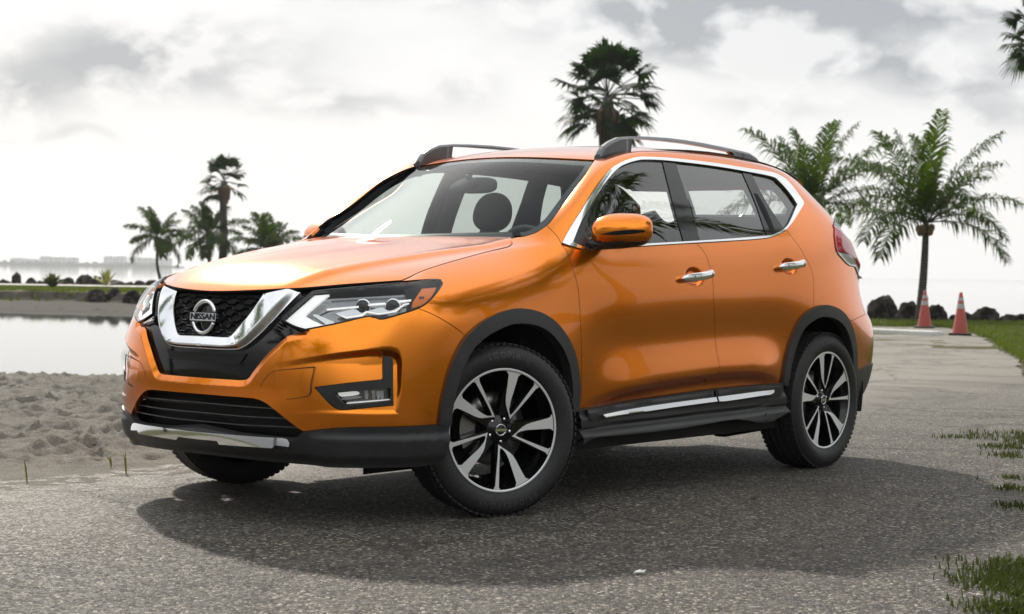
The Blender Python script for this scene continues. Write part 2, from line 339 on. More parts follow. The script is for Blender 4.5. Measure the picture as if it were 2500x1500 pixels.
# pin roof dummy rows to the windshield/roof field
for i in range(len(D)):
    if -2.9<D[i,13,0]<-.5: D[i,13,2]=W(D[i,13,0],D[i,13,1])
def pad(Cn):
    m=np.array([1,-1,1.])
    a=np.concatenate([(Cn[1:2]*m),Cn,(Cn[-2:-1]*m)],0)
    return np.concatenate([2*a[:,:1]-a[:,1:2],a,2*a[:,-1:]-a[:,-2:-1]],1)
def bs(t):
    return [(1-t)**3/6,(3*t**3-6*t*t+4)/6,(-3*t**3+3*t*t+3*t+1)/6,t**3/6]
def evalC(P,u,v):
    nu,nv=P.shape[0]-2,P.shape[1]-2
    u=np.clip(u,0,nu-1-1e-9);v=np.clip(v,0,nv-1-1e-9)
    i=np.floor(u).astype(int);j=np.floor(v).astype(int);bu=bs(u-i);bv=bs(v-j)
    r=0
    for a in range(4):
        for b in range(4):
            r=r+(bu[a]*bv[b])[...,None]*P[i+a,j+b]
    return r
Cn=D.copy()
gi,gj=np.meshgrid(np.arange(D.shape[0]),np.arange(D.shape[1]),indexing='ij')
for it in range(2):
    Cn=Cn+.8*(D-evalC(pad(Cn),gi.astype(float),gj.astype(float)))
PC=pad(Cn)
NU,NV=D.shape[:2]
# ------------------------------------------------------------------ panel tools
def inpoly(P,poly):
    P=np.asarray(P,float);q=np.asarray(poly,float);x,y=P[:,0],P[:,1];r=np.zeros(len(P),bool)
    a=q;b=np.roll(q,-1,0)
    for (x1,y1),(x2,y2) in zip(a,b):
        c=((y1>y)!=(y2>y));
        if y1!=y2:r^=c&(x<(x2-x1)*(y-y1)/(y2-y1)+x1)
    return r
def pdist(P,poly,closed=True):
    P=np.asarray(P,float);q=np.asarray(poly,float);d=np.full(len(P),1e9)
    rng=range(len(q)) if closed else range(len(q)-1)
    for i in rng:
        a=q[i];b=q[(i+1)%len(q)];ab=b-a;L2=ab@ab+1e-18
        t=np.clip(((P-a)@ab)/L2,0,1);e=P-a-t[:,None]*ab;d=np.minimum(d,np.sqrt((e*e).sum(1)))
    return d
def sstep(x):
    x=np.clip(x,0,1);return x*x*(3-2*x)
class Surf:
    def __init__(s,f,u0,u1,v0,v1,nu,nv,sc):
        s.f0=f;s.dom=(u0,u1,v0,v1);s.nu=nu;s.nv=nv;s.sc=sc;s.disp=[];s._g=None
    def base(s,uv):
        return s.f0(uv[:,0],uv[:,1])
    def bn(s,uv,f=None,e=4e-3):
        f=f or s.base;a=f(uv+[e,0])-f(uv-[e,0]);b=f(uv+[0,e])-f(uv-[0,e])
        n=np.cross(a,b);n/=np.linalg.norm(n,axis=1)[:,None]+1e-15;return n*s.sgn
    sgn=1
    def f(s,uv):
        uv=np.asarray(uv,float);P=s.base(uv)
        if s.disp:
            n=s.bn(uv);d=0
            for g in s.disp:d=d+g(uv,P)
            P=P+n*np.asarray(d)[:,None]
        return P
    def n(s,uv):return s.bn(np.asarray(uv,float),s.f)
    def grid(s):
        if s._g is None:
            u0,u1,v0,v1=s.dom;U,V=np.meshgrid(np.linspace(u0,u1,s.nu),np.linspace(v0,v1,s.nv),indexing='ij')
            uv=np.stack([U.ravel(),V.ravel()],1);P=s.base(uv);n=s.bn(uv);vis=((CAM-P)*n).sum(1)>0.02*np.linalg.norm(CAM-P,axis=1)
            q=(P-CAM)@CM.T;px=np.stack([1250+FPX*q[:,0]/q[:,2],750-FPX*q[:,1]/q[:,2]],1)
            s._g=(uv[vis],px[vis],q[vis,2])
        return s._g
    def px(s,uv):
        q=(s.base(uv)-CAM)@CM.T;return np.stack([1250+FPX*q[:,0]/q[:,2],750-FPX*q[:,1]/q[:,2]],1)
    def inv(s,pts):
        """surface parameters of points traced in the photograph"""
        G,PX,Z=s.grid();out=[]
        for p in pts:
            d2=((PX-p)**2).sum(1);k=np.argmin(d2);c=np.where(d2<max(40,d2[k]*1.5))[0];k=c[np.argmin(Z[c]+.02*d2[c]**.5)] if Z[c].max()-Z[c].min()>.12 else k;out.append(G[k])
        uv=np.array(out,float);p=np.asarray(pts,float);best=uv.copy();be=((s.px(uv)-p)**2).sum(1)
        for it in range(12):
            e=1e-4;f0=s.px(uv);a=(s.px(uv+[e,0])-f0)/e;b=(s.px(uv+[0,e])-f0)/e;r=p-f0
            det=a[:,0]*b[:,1]-a[:,1]*b[:,0]+1e-9
            du=(r[:,0]*b[:,1]-r[:,1]*b[:,0])/det;dv=(a[:,0]*r[:,1]-a[:,1]*r[:,0])/det
            uv=uv+np.clip(np.stack([du,dv],1),-.3,.3)
            uv[:,0]=np.clip(uv[:,0],s.dom[0],s.dom[1]);uv[:,1]=np.clip(uv[:,1],s.dom[2],s.dom[3])
            er=((s.px(uv)-p)**2).sum(1);m=er<be;best[m]=uv[m];be[m]=er[m]
        return best
def crom(pts,n=6,closed=False):
    """Catmull-Rom through traced points; a point given twice is a corner"""
    P=[tuple(map(float,p)) for p in pts]
    if len(P)==1:return P
    segs=[];cur=[P[0]]
    for p in P[1:]:
        if p==cur[-1]:segs.append(cur);cur=[p]
        else:cur.append(p)
    segs.append(cur);out=[]
    for sg in segs:
        if len(sg)==1:continue
        q=np.array(sg)
        if len(q)==2:
            out+=[tuple(x) for x in q[0]+(q[1]-q[0])*np.linspace(0,1,n+1)[:-1,None]]+[tuple(q[1])];continue
        e=np.vstack([2*q[0]-q[1],q,2*q[-1]-q[-2]])
        for i in range(1,len(e)-2):
            for t in np.linspace(0,1,n+1)[:-1]:
                out.append(tuple(.5*((2*e[i])+(e[i+1]-e[i-1])*t+(2*e[i-1]-5*e[i]+4*e[i+1]-e[i+2])*t*t+(3*e[i]-e[i-1]-3*e[i+1]+e[i+2])*t**3)))
        out.append(tuple(q[-1]))
    r=[out[0]]
    for p in out[1:]:
        if abs(p[0]-r[-1][0])+abs(p[1]-r[-1][1])>1e-6:r.append(p)
    return r
def offs(S,uv,d):
    """offset a closed uv outline inwards by d metres (d<0: outwards)"""
    uv=np.asarray(uv,float);sc=np.array(S.sc);q=uv*sc
    A=.5*np.sum(q[:,0]*np.roll(q[:,1],-1)-np.roll(q[:,0],-1)*q[:,1])
    e=1e-3;fu=(S.base(uv+[e,0])-S.base(uv-[e,0]))/(2*e);fv=(S.base(uv+[0,e])-S.base(uv-[0,e]))/(2*e)
    P=S.base(uv);nrm=S.bn(uv)
    t1=P-np.roll(P,1,0);t2=np.roll(P,-1,0)-P
    t1/=np.linalg.norm(t1,axis=1)[:,None]+1e-12;t2/=np.linalg.norm(t2,axis=1)[:,None]+1e-12
    o=np.cross(nrm,t1+t2);o/=np.linalg.norm(o,axis=1)[:,None]+1e-12
    o1=np.cross(nrm,t1);k=1/np.clip((o*o1).sum(1),.5,1)
    # choose the side that points inwards
    sg=np.sign(A)*np.sign((np.cross(fu,fv)*nrm).sum(1))
    D=o*(k*d*sg)[:,None]
    a=(fu*fu).sum(1);b=(fu*fv).sum(1);c=(fv*fv).sum(1);p=(D*fu).sum(1);r=(D*fv).sum(1);det=a*c-b*b+1e-15
    return uv+np.stack([(p*c-r*b)/det,(a*r-b*p)/det],1)
def resample(S,uv,step=.012,closed=True):
    uv=np.asarray(uv,float);out=[]
    n=len(uv) if closed else len(uv)-1
    P=S.base(uv)
    for i in range(n):
        j=(i+1)%len(uv);k=max(1,int(np.linalg.norm(P[j]-P[i])/step))
        for t in range(k):out.append(uv[i]+(uv[j]-uv[i])*t/k)
    if not closed:out.append(uv[-1])
    r=[out[0]]
    for p in out[1:]:
        if np.abs(p-r[-1]).max()>1e-4:r.append(p)
    if closed and np.abs(r[0]-r[-1]).max()<1e-4:r.pop()
    return np.array(r)
def cdtpanel(S,loops,res,feat=None):
    sc=np.array(S.sc)
    allp=np.vstack(loops);u0,v0=allp.min(0);u1,v1=allp.max(0)
    us=np.arange(u0,u1+1e-9,.25);
    def steps(a,b,ax,other):
        g=[];x=a
        while x<b:
            uv=np.array([[x,o] if ax==0 else [o,x] for o in other]);h=.02*np.array([1,0] if ax==0 else [0,1])
            L=np.linalg.norm(S.base(uv+h)-S.base(uv),axis=1).max()/.02
            x+=max(res/L,1e-3);g.append(x)
        return g
    ov=np.linspace(v0,v1,5);ou=np.linspace(u0,u1,7)
    gu=steps(u0,u1,0,ov);gv=steps(v0,v1,1,ou)
    U,V=np.meshgrid(gu,gv,indexing='ij');G=np.stack([U.ravel(),V.ravel()],1)
    m=inpoly(G*sc,loops[0]*sc)
    for h in loops[1:]:m&=~inpoly(G*sc,h*sc)
    G=G[m];dd=np.full(len(G),1e9)
    for l in loops:dd=np.minimum(dd,pdist(G*sc,l*sc))
    G=G[dd>res*.35]
    if feat is not None and len(feat):
        m=inpoly(feat*sc,loops[0]*sc)
        for h in loops[1:]:m&=~inpoly(feat*sc,h*sc)
        ft=feat[m];dd=np.full(len(ft),1e9)
        for l in loops:dd=np.minimum(dd,pdist(ft*sc,l*sc))
        ft=ft[dd>.0025]
        # drop grid points close to the feature points
        k=np.ones(len(G),bool);fs=ft*sc
        for i0 in range(0,len(fs),400):
            d2=((G[:,None,:]*sc-fs[None,i0:i0+400])**2).sum(2).min(1);k&=d2>(.0035)**2
        G=np.vstack([G[k],ft])
    vs=[];ed=[]
    for l in loops:
        b=len(vs);vs+=list(l);ed+=[(b+i,b+(i+1)%len(l)) for i in range(len(l))]
    vs+=list(G)
    r=delaunay_2d_cdt([Vector((p[0]*sc[0],p[1]*sc[1])) for p in vs],ed,[],0,1e-7)
    V2=np.array([[v[0]/sc[0],v[1]/sc[1]] for v in r[0]]);F=np.array([f for f in r[2] if len(f)==3])
    c=V2[F].mean(1);m=inpoly(c*sc,loops[0]*sc)
    for h in loops[1:]:m&=~inpoly(c*sc,h*sc)
    return V2,F[m]
PANELS={}
def panel(name,S,outline,mat_,parent,off=0.0,gap=.0018,res=.02,lip=.014,holes=(),both=True,sym=False,step=.012,label=None,lipmat=None,key=None,dfun=None,lipdir=None,holelip=True,feat=None):
    """a trimmed piece of surface S with turned-in edges. sym: outline is the y>0 half, mirrored into one mesh; both: a second mirrored object"""
    loops=[]
    o=resample(S,outline,step)
    if gap:
        o2=offs(S,o,gap)
        if sym:
            k=np.abs(S.base(o)[:,1])<2e-3;o2[k]=o[k]
        o=o2
    loops.append(o)
    for h in holes:
        h=resample(S,h,step)
        if gap:h=offs(S,h,-gap)
        loops.append(h)
    V2,F=cdtpanel(S,loops,res,feat)
    used=np.unique(F);rm=-np.ones(len(V2),int);rm[used]=np.arange(len(used));V2=V2[used];F=rm[F]
    P=S.f(V2);n=S.n(V2)
    dv=np.full(len(P),off)
    if dfun is not None:
        dv=dv+dfun(V2,P)
        g=lambda uv:S.f(uv)+S.bn(uv)*dfun(uv,S.base(uv))[:,None]
        n=S.bn(V2,g)
    b0=S.bn(V2)
    if sym:
        k0=np.abs(S.base(V2)[:,1])<2e-3;n[k0,1]=0;b0[k0,1]=0;n/=np.linalg.norm(n,axis=1)[:,None];P[k0,1]=0
    P=P+b0*dv[:,None]
    fn=np.cross(P[F[:,1]]-P[F[:,0]],P[F[:,2]]-P[F[:,0]]);flip=(fn*n[F[:,0]]).sum(1)<0
    F[flip]=F[flip][:,::-1]
    V=[P];NN=[n];FF=[F];MI=[np.zeros(len(F),int)];base=len(P)
    if lip:
        # boundary edges straight from the triangulation
        from collections import defaultdict
        cnt=defaultdict(int)
        for f in F:
            for a,b in((f[0],f[1]),(f[1],f[2]),(f[2],f[0])):cnt[(a,b)]+=1
        be=[(a,b) for (a,b) in cnt if (b,a) not in cnt]
        if sym:be=[(a,b) for a,b in be if not(abs(P[a][1])<2e-3 and abs(P[b][1])<2e-3)]
        if be:
            be=np.array(be);A=P[be[:,0]];B=P[be[:,1]];ln=n[be[:,0]] if lipdir is None else -np.tile(np.array(lipdir,float),(len(be),1))
            ln2=n[be[:,1]] if lipdir is None else ln
            A2=A-ln*lip;B2=B-ln2*lip;k=len(be)
            side=np.cross(B-A,-ln);side/=np.linalg.norm(side,axis=1)[:,None]+1e-12
            V+= [A,A2,B2,B];sidn=-side
            NN+=[sidn]*4
            i=np.arange(k)
            FF.append(np.stack([base+i+3*k,base+i,base+i+k,base+i+2*k],1)[:,::-1]);MI.append(np.full(k,1 if lipmat else 0))
            # fix winding to agree with sidn
            q=FF[-1];Vt=np.vstack(V);fnn=np.cross(Vt[q[:,1]]-Vt[q[:,0]],Vt[q[:,2]]-Vt[q[:,0]]);fl=(fnn*sidn).sum(1)<0
            q[fl]=q[fl][:,::-1]
    V=np.vstack(V);NN=np.vstack(NN)
    faces=[tuple(f) for a in FF for f in a];mi=np.concatenate(MI)
    ms=[mat_,lipmat] if lipmat else [mat_]
    mir=np.array([1,-1,1.])
    res_=[]
    if sym:
        nV=len(V);V=np.vstack([V,V*mir]);NN=np.vstack([NN,NN*mir]);faces=faces+[tuple(i+nV for i in f[::-1]) for f in faces];mi=np.concatenate([mi,mi]);both=False
    for k in range(2 if both else 1):
        if k:V=V*mir;NN=NN*mir;faces=[f[::-1] for f in faces]
        ob=mkmesh(name,V,faces,ms,parent[k] if isinstance(parent,list) else parent,NN)
        if lipmat:ob.data.polygons.foreach_set('material_index',[int(x) for x in mi])
        if label and k==0:ob['label']=label
        res_.append(ob)
    return res_
def strip(name,S,path,prof,mat_,parent,off=0.0,closed=False,both=True,step=.012,taper=None,label=None,cap=True):
    """profile (list of (across, up)) swept along a uv path on S"""
    uv=resample(S,path,step,closed);P=S.f(uv);n=S.bn(uv)
    T=(np.roll(P,-1,0)-np.roll(P,1,0))
    if not closed:T[0]=P[1]-P[0];T[-1]=P[-1]-P[-2]
    T/=np.linalg.norm(T,axis=1)[:,None];B=np.cross(n,T);B/=np.linalg.norm(B,axis=1)[:,None]
    V=[];k=len(prof);m=len(P)
    for i in range(m):
        w_=1 if taper is None else taper(i/(m-1))
        for a,b in prof:V.append(P[i]+B[i]*a*w_+n[i]*(b+off))
    F=[]
    for i in range(m if closed else m-1):
        j=(i+1)%m
        for q in range(k):F.append((i*k+q,j*k+q,j*k+(q+1)%k,i*k+(q+1)%k))
    if not closed and cap:F+=[tuple(range(k)),tuple((m-1)*k+q for q in range(k))[::-1]]
    out=[]
    V=np.array(V)
    for z in range(2 if both else 1):
        b=MB();VV=V*np.array([1,-1,1.]) if z else V;b.add(VV,F);o=b.build(name,mat_,parent[z] if isinstance(parent,list) else parent)
        # hard edges from angle
        o.data.polygons.foreach_set('use_smooth',[len(prof)>5]*len(o.data.polygons))
        if label:o['label']=label
        out.append(o)
    return out
# ------------------------------------------------------------------ car
CAR=empty('orange_suv');tag(CAR,'orange metallic SUV with chrome V grille and roof rails parked on the path','car')
SB=Surf(lambda u,v:evalC(PC,u,v),0,NU-1,0,NV-1,500,330,(.2,.1));SB.sgn=1
# orientation: outward normal must point to +y on the doors
_n=SB.bn(np.array([[12.,4.]]))[0];SB.sgn=1 if _n[1]>0 else -1
SH=Surf(lambda u,v:np.stack([u,v,H(u,v)],-1),-.5,.93,-.95,.95,200,200,(1,1))
SH.sgn=1 if SH.bn(np.array([[0.,0.]]))[0][2]>0 else -1
SW=Surf(lambda u,v:np.stack([u,v,W(u,v)],-1),-3.1,.1,-.85,.85,300,200,(1,1));SW.sgn=SH.sgn
def T(S,pts,n=6):return S.inv(crom(pts,n))
def sym0(uv,end=False,k=0):
    """start (or end) a traced half outline exactly on the centre line"""
    q=uv[::-1] if end else uv
    i=0
    while abs(q[i][k])<.10*(1 if k==0 else .3):i+=1
    j=i+2
    a,b=q[i],q[j];ku=a[k]**2/(b[k]**2-a[k]**2+1e-9);o=1-k
    p=np.zeros(2);p[o]=a[o]-(b[o]-a[o])*min(max(ku,0),.5);q=np.vstack([[p],q[i:]])
    return q[::-1] if end else q
# --- traced lines (2500 px wide photograph)
shut=[(979.7,686.5),(998,679),(1012,671.5),(1040,659),(1100,640),(1180,618),(1220,609),(1240,604),(1249,598),(1250,592),(1247,584)]
wsbase=[(1247,584),(1262,580),(1279,578),(1305,570),(1322,560),(1335,551)]
pseam=[(1335,551),(1350,566),(1362,580),(1371,596)]
d1=[(1371,596),(1376,604),(1384,614),(1391,635),(1398.5,659),(1410,698),(1415,747),(1417,790),(1420,860),(1420,930),(1421,998)]
d2=[(1701,595),(1722,620.6),(1735,659),(1741,698),(1743,747),(1745,790),(1745,850),(1747,898.5),(1747,925),(1742,951)]
d3=[(1919,562),(1934,580),(1948,598),(1960,617),(1971,637),(1980,655),(1985,677),(1987,698),(1986.5,730),(1986,752)]
aF_out=[(1069,1037),(1074,993),(1084,945),(1100,890),(1127,835),(1151,807),(1186,780),(1243.5,756),(1300,759),(1344,780),(1378,818),(1399,862.5),(1409,911),(1412,952),(1409,1003)]
aR_out=[(1905,937),(1915,881),(1929,829),(1949,784),(1975,758),(2007,745),(2039,752),(2062,771),(2078,803.5),(2086,839),(2089,881),(2088,959)]
UVaF=SB.inv(crom(aF_out,5));UVaR=SB.inv(crom(aR_out,5))
def arc_inner(uv,d,cx,cz):
    """move an arch line towards the wheel centre by d metres"""
    P=SB.base(uv);q=P.copy();v=np.stack([cx-P[:,0],0*P[:,0],cz-P[:,2]],1);v/=np.linalg.norm(v,axis=1)[:,None]
    tgt=P+v*d;uv2=uv.copy()
    for it in range(8):
        e=1e-4;f0=SB.base(uv2);fu=(SB.base(uv2+[e,0])-f0)/e;fv=(SB.base(uv2+[0,e])-f0)/e;r=tgt-f0
        a,b,c2,dd=fu[:,0],fv[:,0],fu[:,2],fv[:,2];det=a*dd-b*c2+1e-12
        uv2=uv2+np.stack([(r[:,0]*dd-b*r[:,2])/det,(a*r[:,2]-c2*r[:,0])/det],1)*.9
    return uv2
aFm=arc_inner(UVaF,.025,.0,.37);aFi=arc_inner(UVaF,.062,.0,.37)
aRm=arc_inner(UVaR,.025,-2.6,.37);aRi=arc_inner(UVaR,.062,-2.6,.37)
def cut(uv,i0,i1):return uv[i0:i1]
def near(uv,pt):
    q=SB.inv([pt])[0];return int(np.argmin((((uv-q)*[.2,.1])**2).sum(1)))
def J(*a):return np.vstack(a)
hl_low=[(1079,694.6),(1064.6,715),(1044,737),(1020,753),(971.6,769),(950,776.5),(939,779.5),(930,779.5),(911,776),(892.7,774),(822,790),(745,806)]
seamF=[(1020,753),(1054.5,767),(1085,783.5),(1112,801),(1136,820)]
gapU=[(640,711),(729,706),(842,697),(979.7,686.5)]
# fender
kf=near(aFm,(1136,820));ke=len(aFm)-1
fender=J(T(SB,shut),T(SB,wsbase)[1:],T(SB,pseam)[1:],T(SB,d1)[1:],aFm[kf:][::-1],T(SB,seamF[::-1])[1:],T(SB,[(1020,753),(1044,738),(1064.6,716),(1079,695),(1075,684.5),(1064.6,681.5),(1020,683.5),(979.7,686.5)])[1:-1])
panel('front_fender',SB,fender,M['paint'],CAR)
# doors
sillF=[(1421,998),(1580,974),(1742,951)];sillR=[(1742,951),(1830,943),(1905,935)]
chB=[(1371,596),(1400,605),(1437,611),(1512,606),(1600,600),(1673.5,595.5),(1701,594.5)];chB2=[(1701,594.5),(1803,588),(1850,584.5),(1874,581.5),(1900,573),(1919,562)]
doorF=J(T(SB,chB),T(SB,d2)[1:],T(SB,sillF[::-1])[1:],T(SB,d1[::-1])[1:-1])
k3=near(aRm,(1986,752))
doorR=J(T(SB,chB2),T(SB,d3)[1:],aRm[:k3][::-1],T(SB,sillR[::-1])[1:],T(SB,d2[::-1])[1:-1])
# handle scoops
def scoop(c,rx,rz,depth):
    q=SB.base(SB.inv([c]))[0]
    def g(uv,P):
        d=np.sqrt(((P[:,0]-q[0])/rx)**2+((P[:,2]-q[2])/rz)**2);return -depth*(1-sstep((d-.55)/.45))*(P[:,1]>0)
    return g,q
g1,h1=scoop((1696,676),.085,.05,.018);g2,h2=scoop((1927,651),.078,.046,.018)
def crease(uv,P):
    x=P[:,0];z=P[:,2];zc=np.interp(-x,[.4,.592,.741,1.058,1.394,1.608,1.916,2.138,2.3],[.46,.488,.512,.540,.557,.566,.566,.540,.50])
    w_=sstep((-x-.50)/.35)*sstep((2.34+x)/.35);d=z-zc
    up=.024*np.exp(-(np.maximum(d,0)/.105)**2);lo=.024-.040*sstep(-d/.075)
    return w_*np.where(d>=0,up,lo)*np.clip((z-.30)/.08,0,1)
SB.disp+=[g1,g2,crease]
def ringpts(c,rx,rz):
    q0=SB.inv([c])[0];P0=SB.base(q0[None])[0];out=[]
    e=1e-3;fu=(SB.base((q0+[e,0])[None])[0]-P0)/e;fv=(SB.base((q0+[0,e])[None])[0]-P0)/e
    Jm=np.array([[fu[0],fv[0]],[fu[2],fv[2]]]);Ji=np.linalg.inv(Jm)
    for r in np.linspace(.1,1.15,14):
        for a in np.linspace(0,2*math.pi,49)[:-1]:out.append(q0+Ji@np.array([rx*r*math.cos(a),rz*r*math.sin(a)]))
    return np.array(out)
RF1,RF2=ringpts((1696,676),.085,.05),ringpts((1927,651),.078,.046)
dF=panel('front_door',SB,doorF,M['paint'],CAR,feat=RF1)
dR=panel('rear_door',SB,doorR,M['paint'],CAR,feat=RF2)
# body side frame with quarter panel and pillars
chOut=[(1371,596),(1371,596),(1400,605),(1437,611),(1512,606),(1600,600),(1673.5,595.5),(1803,588),(1850,584.5),(1874,581.5),(1900,573),(1919,560),(1932,545),(1942,530),(1958,504),(1959.5,497),(1956.6,489),(1932,455.6),(1915,438),(1903,431),(1884,423),(1829,413.5),(1738,399),(1634.7,387.6),(1576,385),(1558,385.5),(1544,388),(1528,393),(1512,400),(1486,418),(1447,469),(1415,520),(1389,562),(1371,596)]
chIn=[(1398,592),(1398,592),(1414,552),(1436,512),(1476,448),(1504,416),(1524,403.5),(1550,395),(1575,392),(1634,395),(1740,407.5),(1826,422),(1882,433.5),(1899,444),(1925,473),(1942,498),(1942,504),(1925,543),(1913,558),(1898,567.5),(1874,575.5),(1803,582),(1701,588.8),(1600,594.5),(1512,600),(1437,605),(1404,597),(1398,592)]
uvOut=T(SB,chOut)[:-1];uvIn=T(SB,chIn)[:-1]
wsedge=[(1335,551),(1346.8,539),(1379,494),(1405,459),(1427.6,429),(1440,409),(1452,391)]
VR=12.25
roofl=np.stack([np.linspace(13.0,NU-6.2,60),np.full(60,VR)],1)
A1=T(SB,wsedge);
rear_hi=np.array([[NU-5.9,11.9],[NU-6.0,11.0],[NU-6.3,10.2],[NU-6.6,9.6]])
lampL=[(2032.6,549),(2036,560),(2036,578.5),(2042,614),(2055,632),(2071,648),(2086,652)]
LL=T(SB,lampL)
hatch=np.array([[LL[-1][0]+.05,LL[-1][1]-.3],[LL[-1][0]+.1,6.8],[LL[-1][0]+.12,6.2]])
bseam=T(SB,[(2112,768),(2095,776),(2074,786)])
kq=near(aRm,(1986,752));kb=near(aRm,(2074,786))
frame_out=J(T(SB,pseam[::-1])[:-1],[[*A1[0]]],A1[1:],[[A1[-1][0]+.15,VR]],roofl[roofl[:,0]>A1[-1][0]+.3],rear_hi,LL,hatch,[bseam[0]],bseam[1:],aRm[kq:kb][::-1],T(SB,d3[::-1]),T(SB,chB2[::-1])[1:],T(SB,chB[::-1])[1:-1])
def Q(k,pts):
    ox,oy,s={1:(260,640,.2022),2:(640,640,.2022),3:(260,900,.2022),4:(700,840,.2695),5:(1000,780,.3438),6:(700,350,.3234),7:(1350,310,.3235),8:(1800,700,.3234),9:(1370,850,.3234)}[k]
    return [(ox+x*s,oy+y*s) for x,y in pts]
def usol(u,z,S=None):
    vv=np.linspace(0,NV-1,400);P=SB.base(np.stack([np.full(400,float(u)),vv],1));return float(np.interp(z,P[:,2],vv)) if P[-1,2]>P[0,2] else 0.
def lift(o,d):return o
# ---- body side frame (quarter panel, pillars, roof side)
fr=panel('body_side_frame',SB,frame_out,M['paint'],CAR,holes=[uvOut],gap=.0012,lip=.008,lipmat=M['shell'])
# ---- window surround, glass and pillars
panel('window_chrome_trim',SB,uvOut,M['chrome'],CAR,holes=[uvIn],off=.004,gap=.0008,lip=.012,dfun=lambda uv,P:.004*np.ones(len(P)))
gF=[(1618.5,396),(1618.5,396),(1585,392.5),(1551,396),(1525,405),(1505,418),(1479,447),(1434,518),(1420,546),(1428,604),(1428,604),(1512,600),(1670,591),(1670,591),(1645,500),(1618.5,396)]
gR=[(1651,398),(1651,398),(1740,408),(1812.6,420),(1812.6,420),(1845,495),(1872,575),(1872,575),(1803,581.5),(1710.7,588),(1710.7,588),(1682,495),(1651,398)]
gQ=[(1836,426),(1836,426),(1881,434.5),(1898,446),(1924,474),(1940,498),(1940,506),(1924,543),(1913,556.5),(1913,556.5),(1870,490),(1836,426)]
uF,uR,uQ=[T(SB,g)[:-1] for g in (gF,gR,gQ)]
panel('window',SB,uF,M['sglass'],dF,off=-.006,gap=0,lip=0,res=.04)
panel('window',SB,uR,M['pglass'],dR,off=-.006,gap=0,lip=0,res=.04)
panel('quarter_window',SB,uQ,M['pglass'],CAR,off=-.006,gap=0,lip=0,res=.04)
panel('window_frame',SB,uvIn,M['gloss'],CAR,holes=[uF,uR,uQ],off=-.002,gap=.0005,lip=.02)
# ---- hood
hoodpx=[(398,699),(398,699),(440,709.5),(500,711),(560,710.5),(640,708),(729,703.5),(842,694),(979.7,684.5),(979.7,684.5),(998,677),(1012,670),(1040,658),(1100,639),(1180,617),(1220,608),(1240,603),(1249,597),(1249,590),(1245,583.5),(1245,583.5),(1100,586),(1000,588.5)]
# the near half of the outline, from the centre line backwards
RBX=lambda y:float(np.interp(abs(y),[0,.1,.21,.30,.386,.50,.604,.75],[-.078,-.084,-.113,-.148,-.192,-.262,-.347,-.47]))
hz_=[(505,711),(505,711),(560,710.5),(640,708),(729,703.5),(842,694),(979.7,684.5),(979.7,684.5),(998,677),(1012,670),(1040,658),(1100,639),(1180,617),(1220,608),(1240,603),(1249,597),(1249,590),(1245,583.5)]
hq=T(SH,hz_)
hq=sym0(hq,k=1)
xe=hq[-1]
rear=np.array([[RBX(xe[1]*t)-.012+(xe[0]-RBX(xe[1])+.012)*t**3,xe[1]*t] for t in np.linspace(1,0,14)[1:]])
hood_out=J(hq,rear)
def hoodd(uv,P):
    y=np.abs(P[:,1]);x=P[:,0]
    yc=.34+.30*np.clip((.85-x)/1.0,0,1)**.8          # character line running from the grille corner to the pillar
    a=.012*np.exp(-((y-yc)/.035)**2)*np.clip((.82-x)/.3,0,1)
    b=.016*sstep((yc+.03-y)/.07)*np.clip((.86-x)/.25,0,1)*0.7
    return b+a*.55
panel('hood',SH,hood_out,M['paint'],CAR,sym=True,gap=.0012,lip=.009,lipmat=M['shell'],dfun=hoodd,res=.012)
# ---- roof, windshield, rear glass
wse=T(SW,[(1245,577),(1245,577),(1290,573),(1318,561),(1335,548),(1346.8,536),(1379,492),(1405,457),(1427.6,427),(1440,408),(1449,393)])
wc=wse[-1]

hdr=np.array([[wc[0]+.07*(1-(t)**2),wc[1]*t] for t in np.linspace(1,0,12)[1:]])
base_=np.array([[RBX(wse[0][1]*t)-.0,wse[0][1]*t] for t in np.linspace(0,1,14)[:-1]])
ws_out=J(wse,hdr,base_)
panel('windshield',SW,ws_out,M['wglass'],CAR,sym=True,gap=.004,lip=0,off=-.004,res=.04)
# black ceramic border of the windshield
def bdr(path,w_,nm='windshield_border'):
    strip(nm,SW,path,[(-w_/2,0),(0,.0004),(w_/2,0),(0,-.0004)],M['gloss'],CAR,off=-.0065,both=True,step=.03,cap=False)
bdr(np.array([[p_[0]-.004,p_[1]-.016] for p_ in wse[4:]]),.032)
bdr(np.vstack([hdr[::-1]+[.024,0],[[wc[0]+.024,wc[1]]]]),.05)
bdr(np.vstack([base_+[-.018,0],[[wse[0][0]-.018,wse[0][1]]]]),.05)
# roof skin
vroof=SB.f(roofl[roofl[:,0]>A1[-1][0]+.3])
rx=[(p[0],p[1]-.004) for p in vroof[::3]]
roof_out=J(np.array([[wc[0]-.012,wc[1]-.0]]),np.array([p for p in rx if p[0]<wc[0]-.03 and p[0]>-2.98]),np.array([[-3.0,.50],[-3.04,.35],[-3.06,0]]),hdr[::-1]-[.012,0])
panel('roof',SW,roof_out,M['paint'],CAR,sym=True,gap=.001,lip=.02,res=.03)
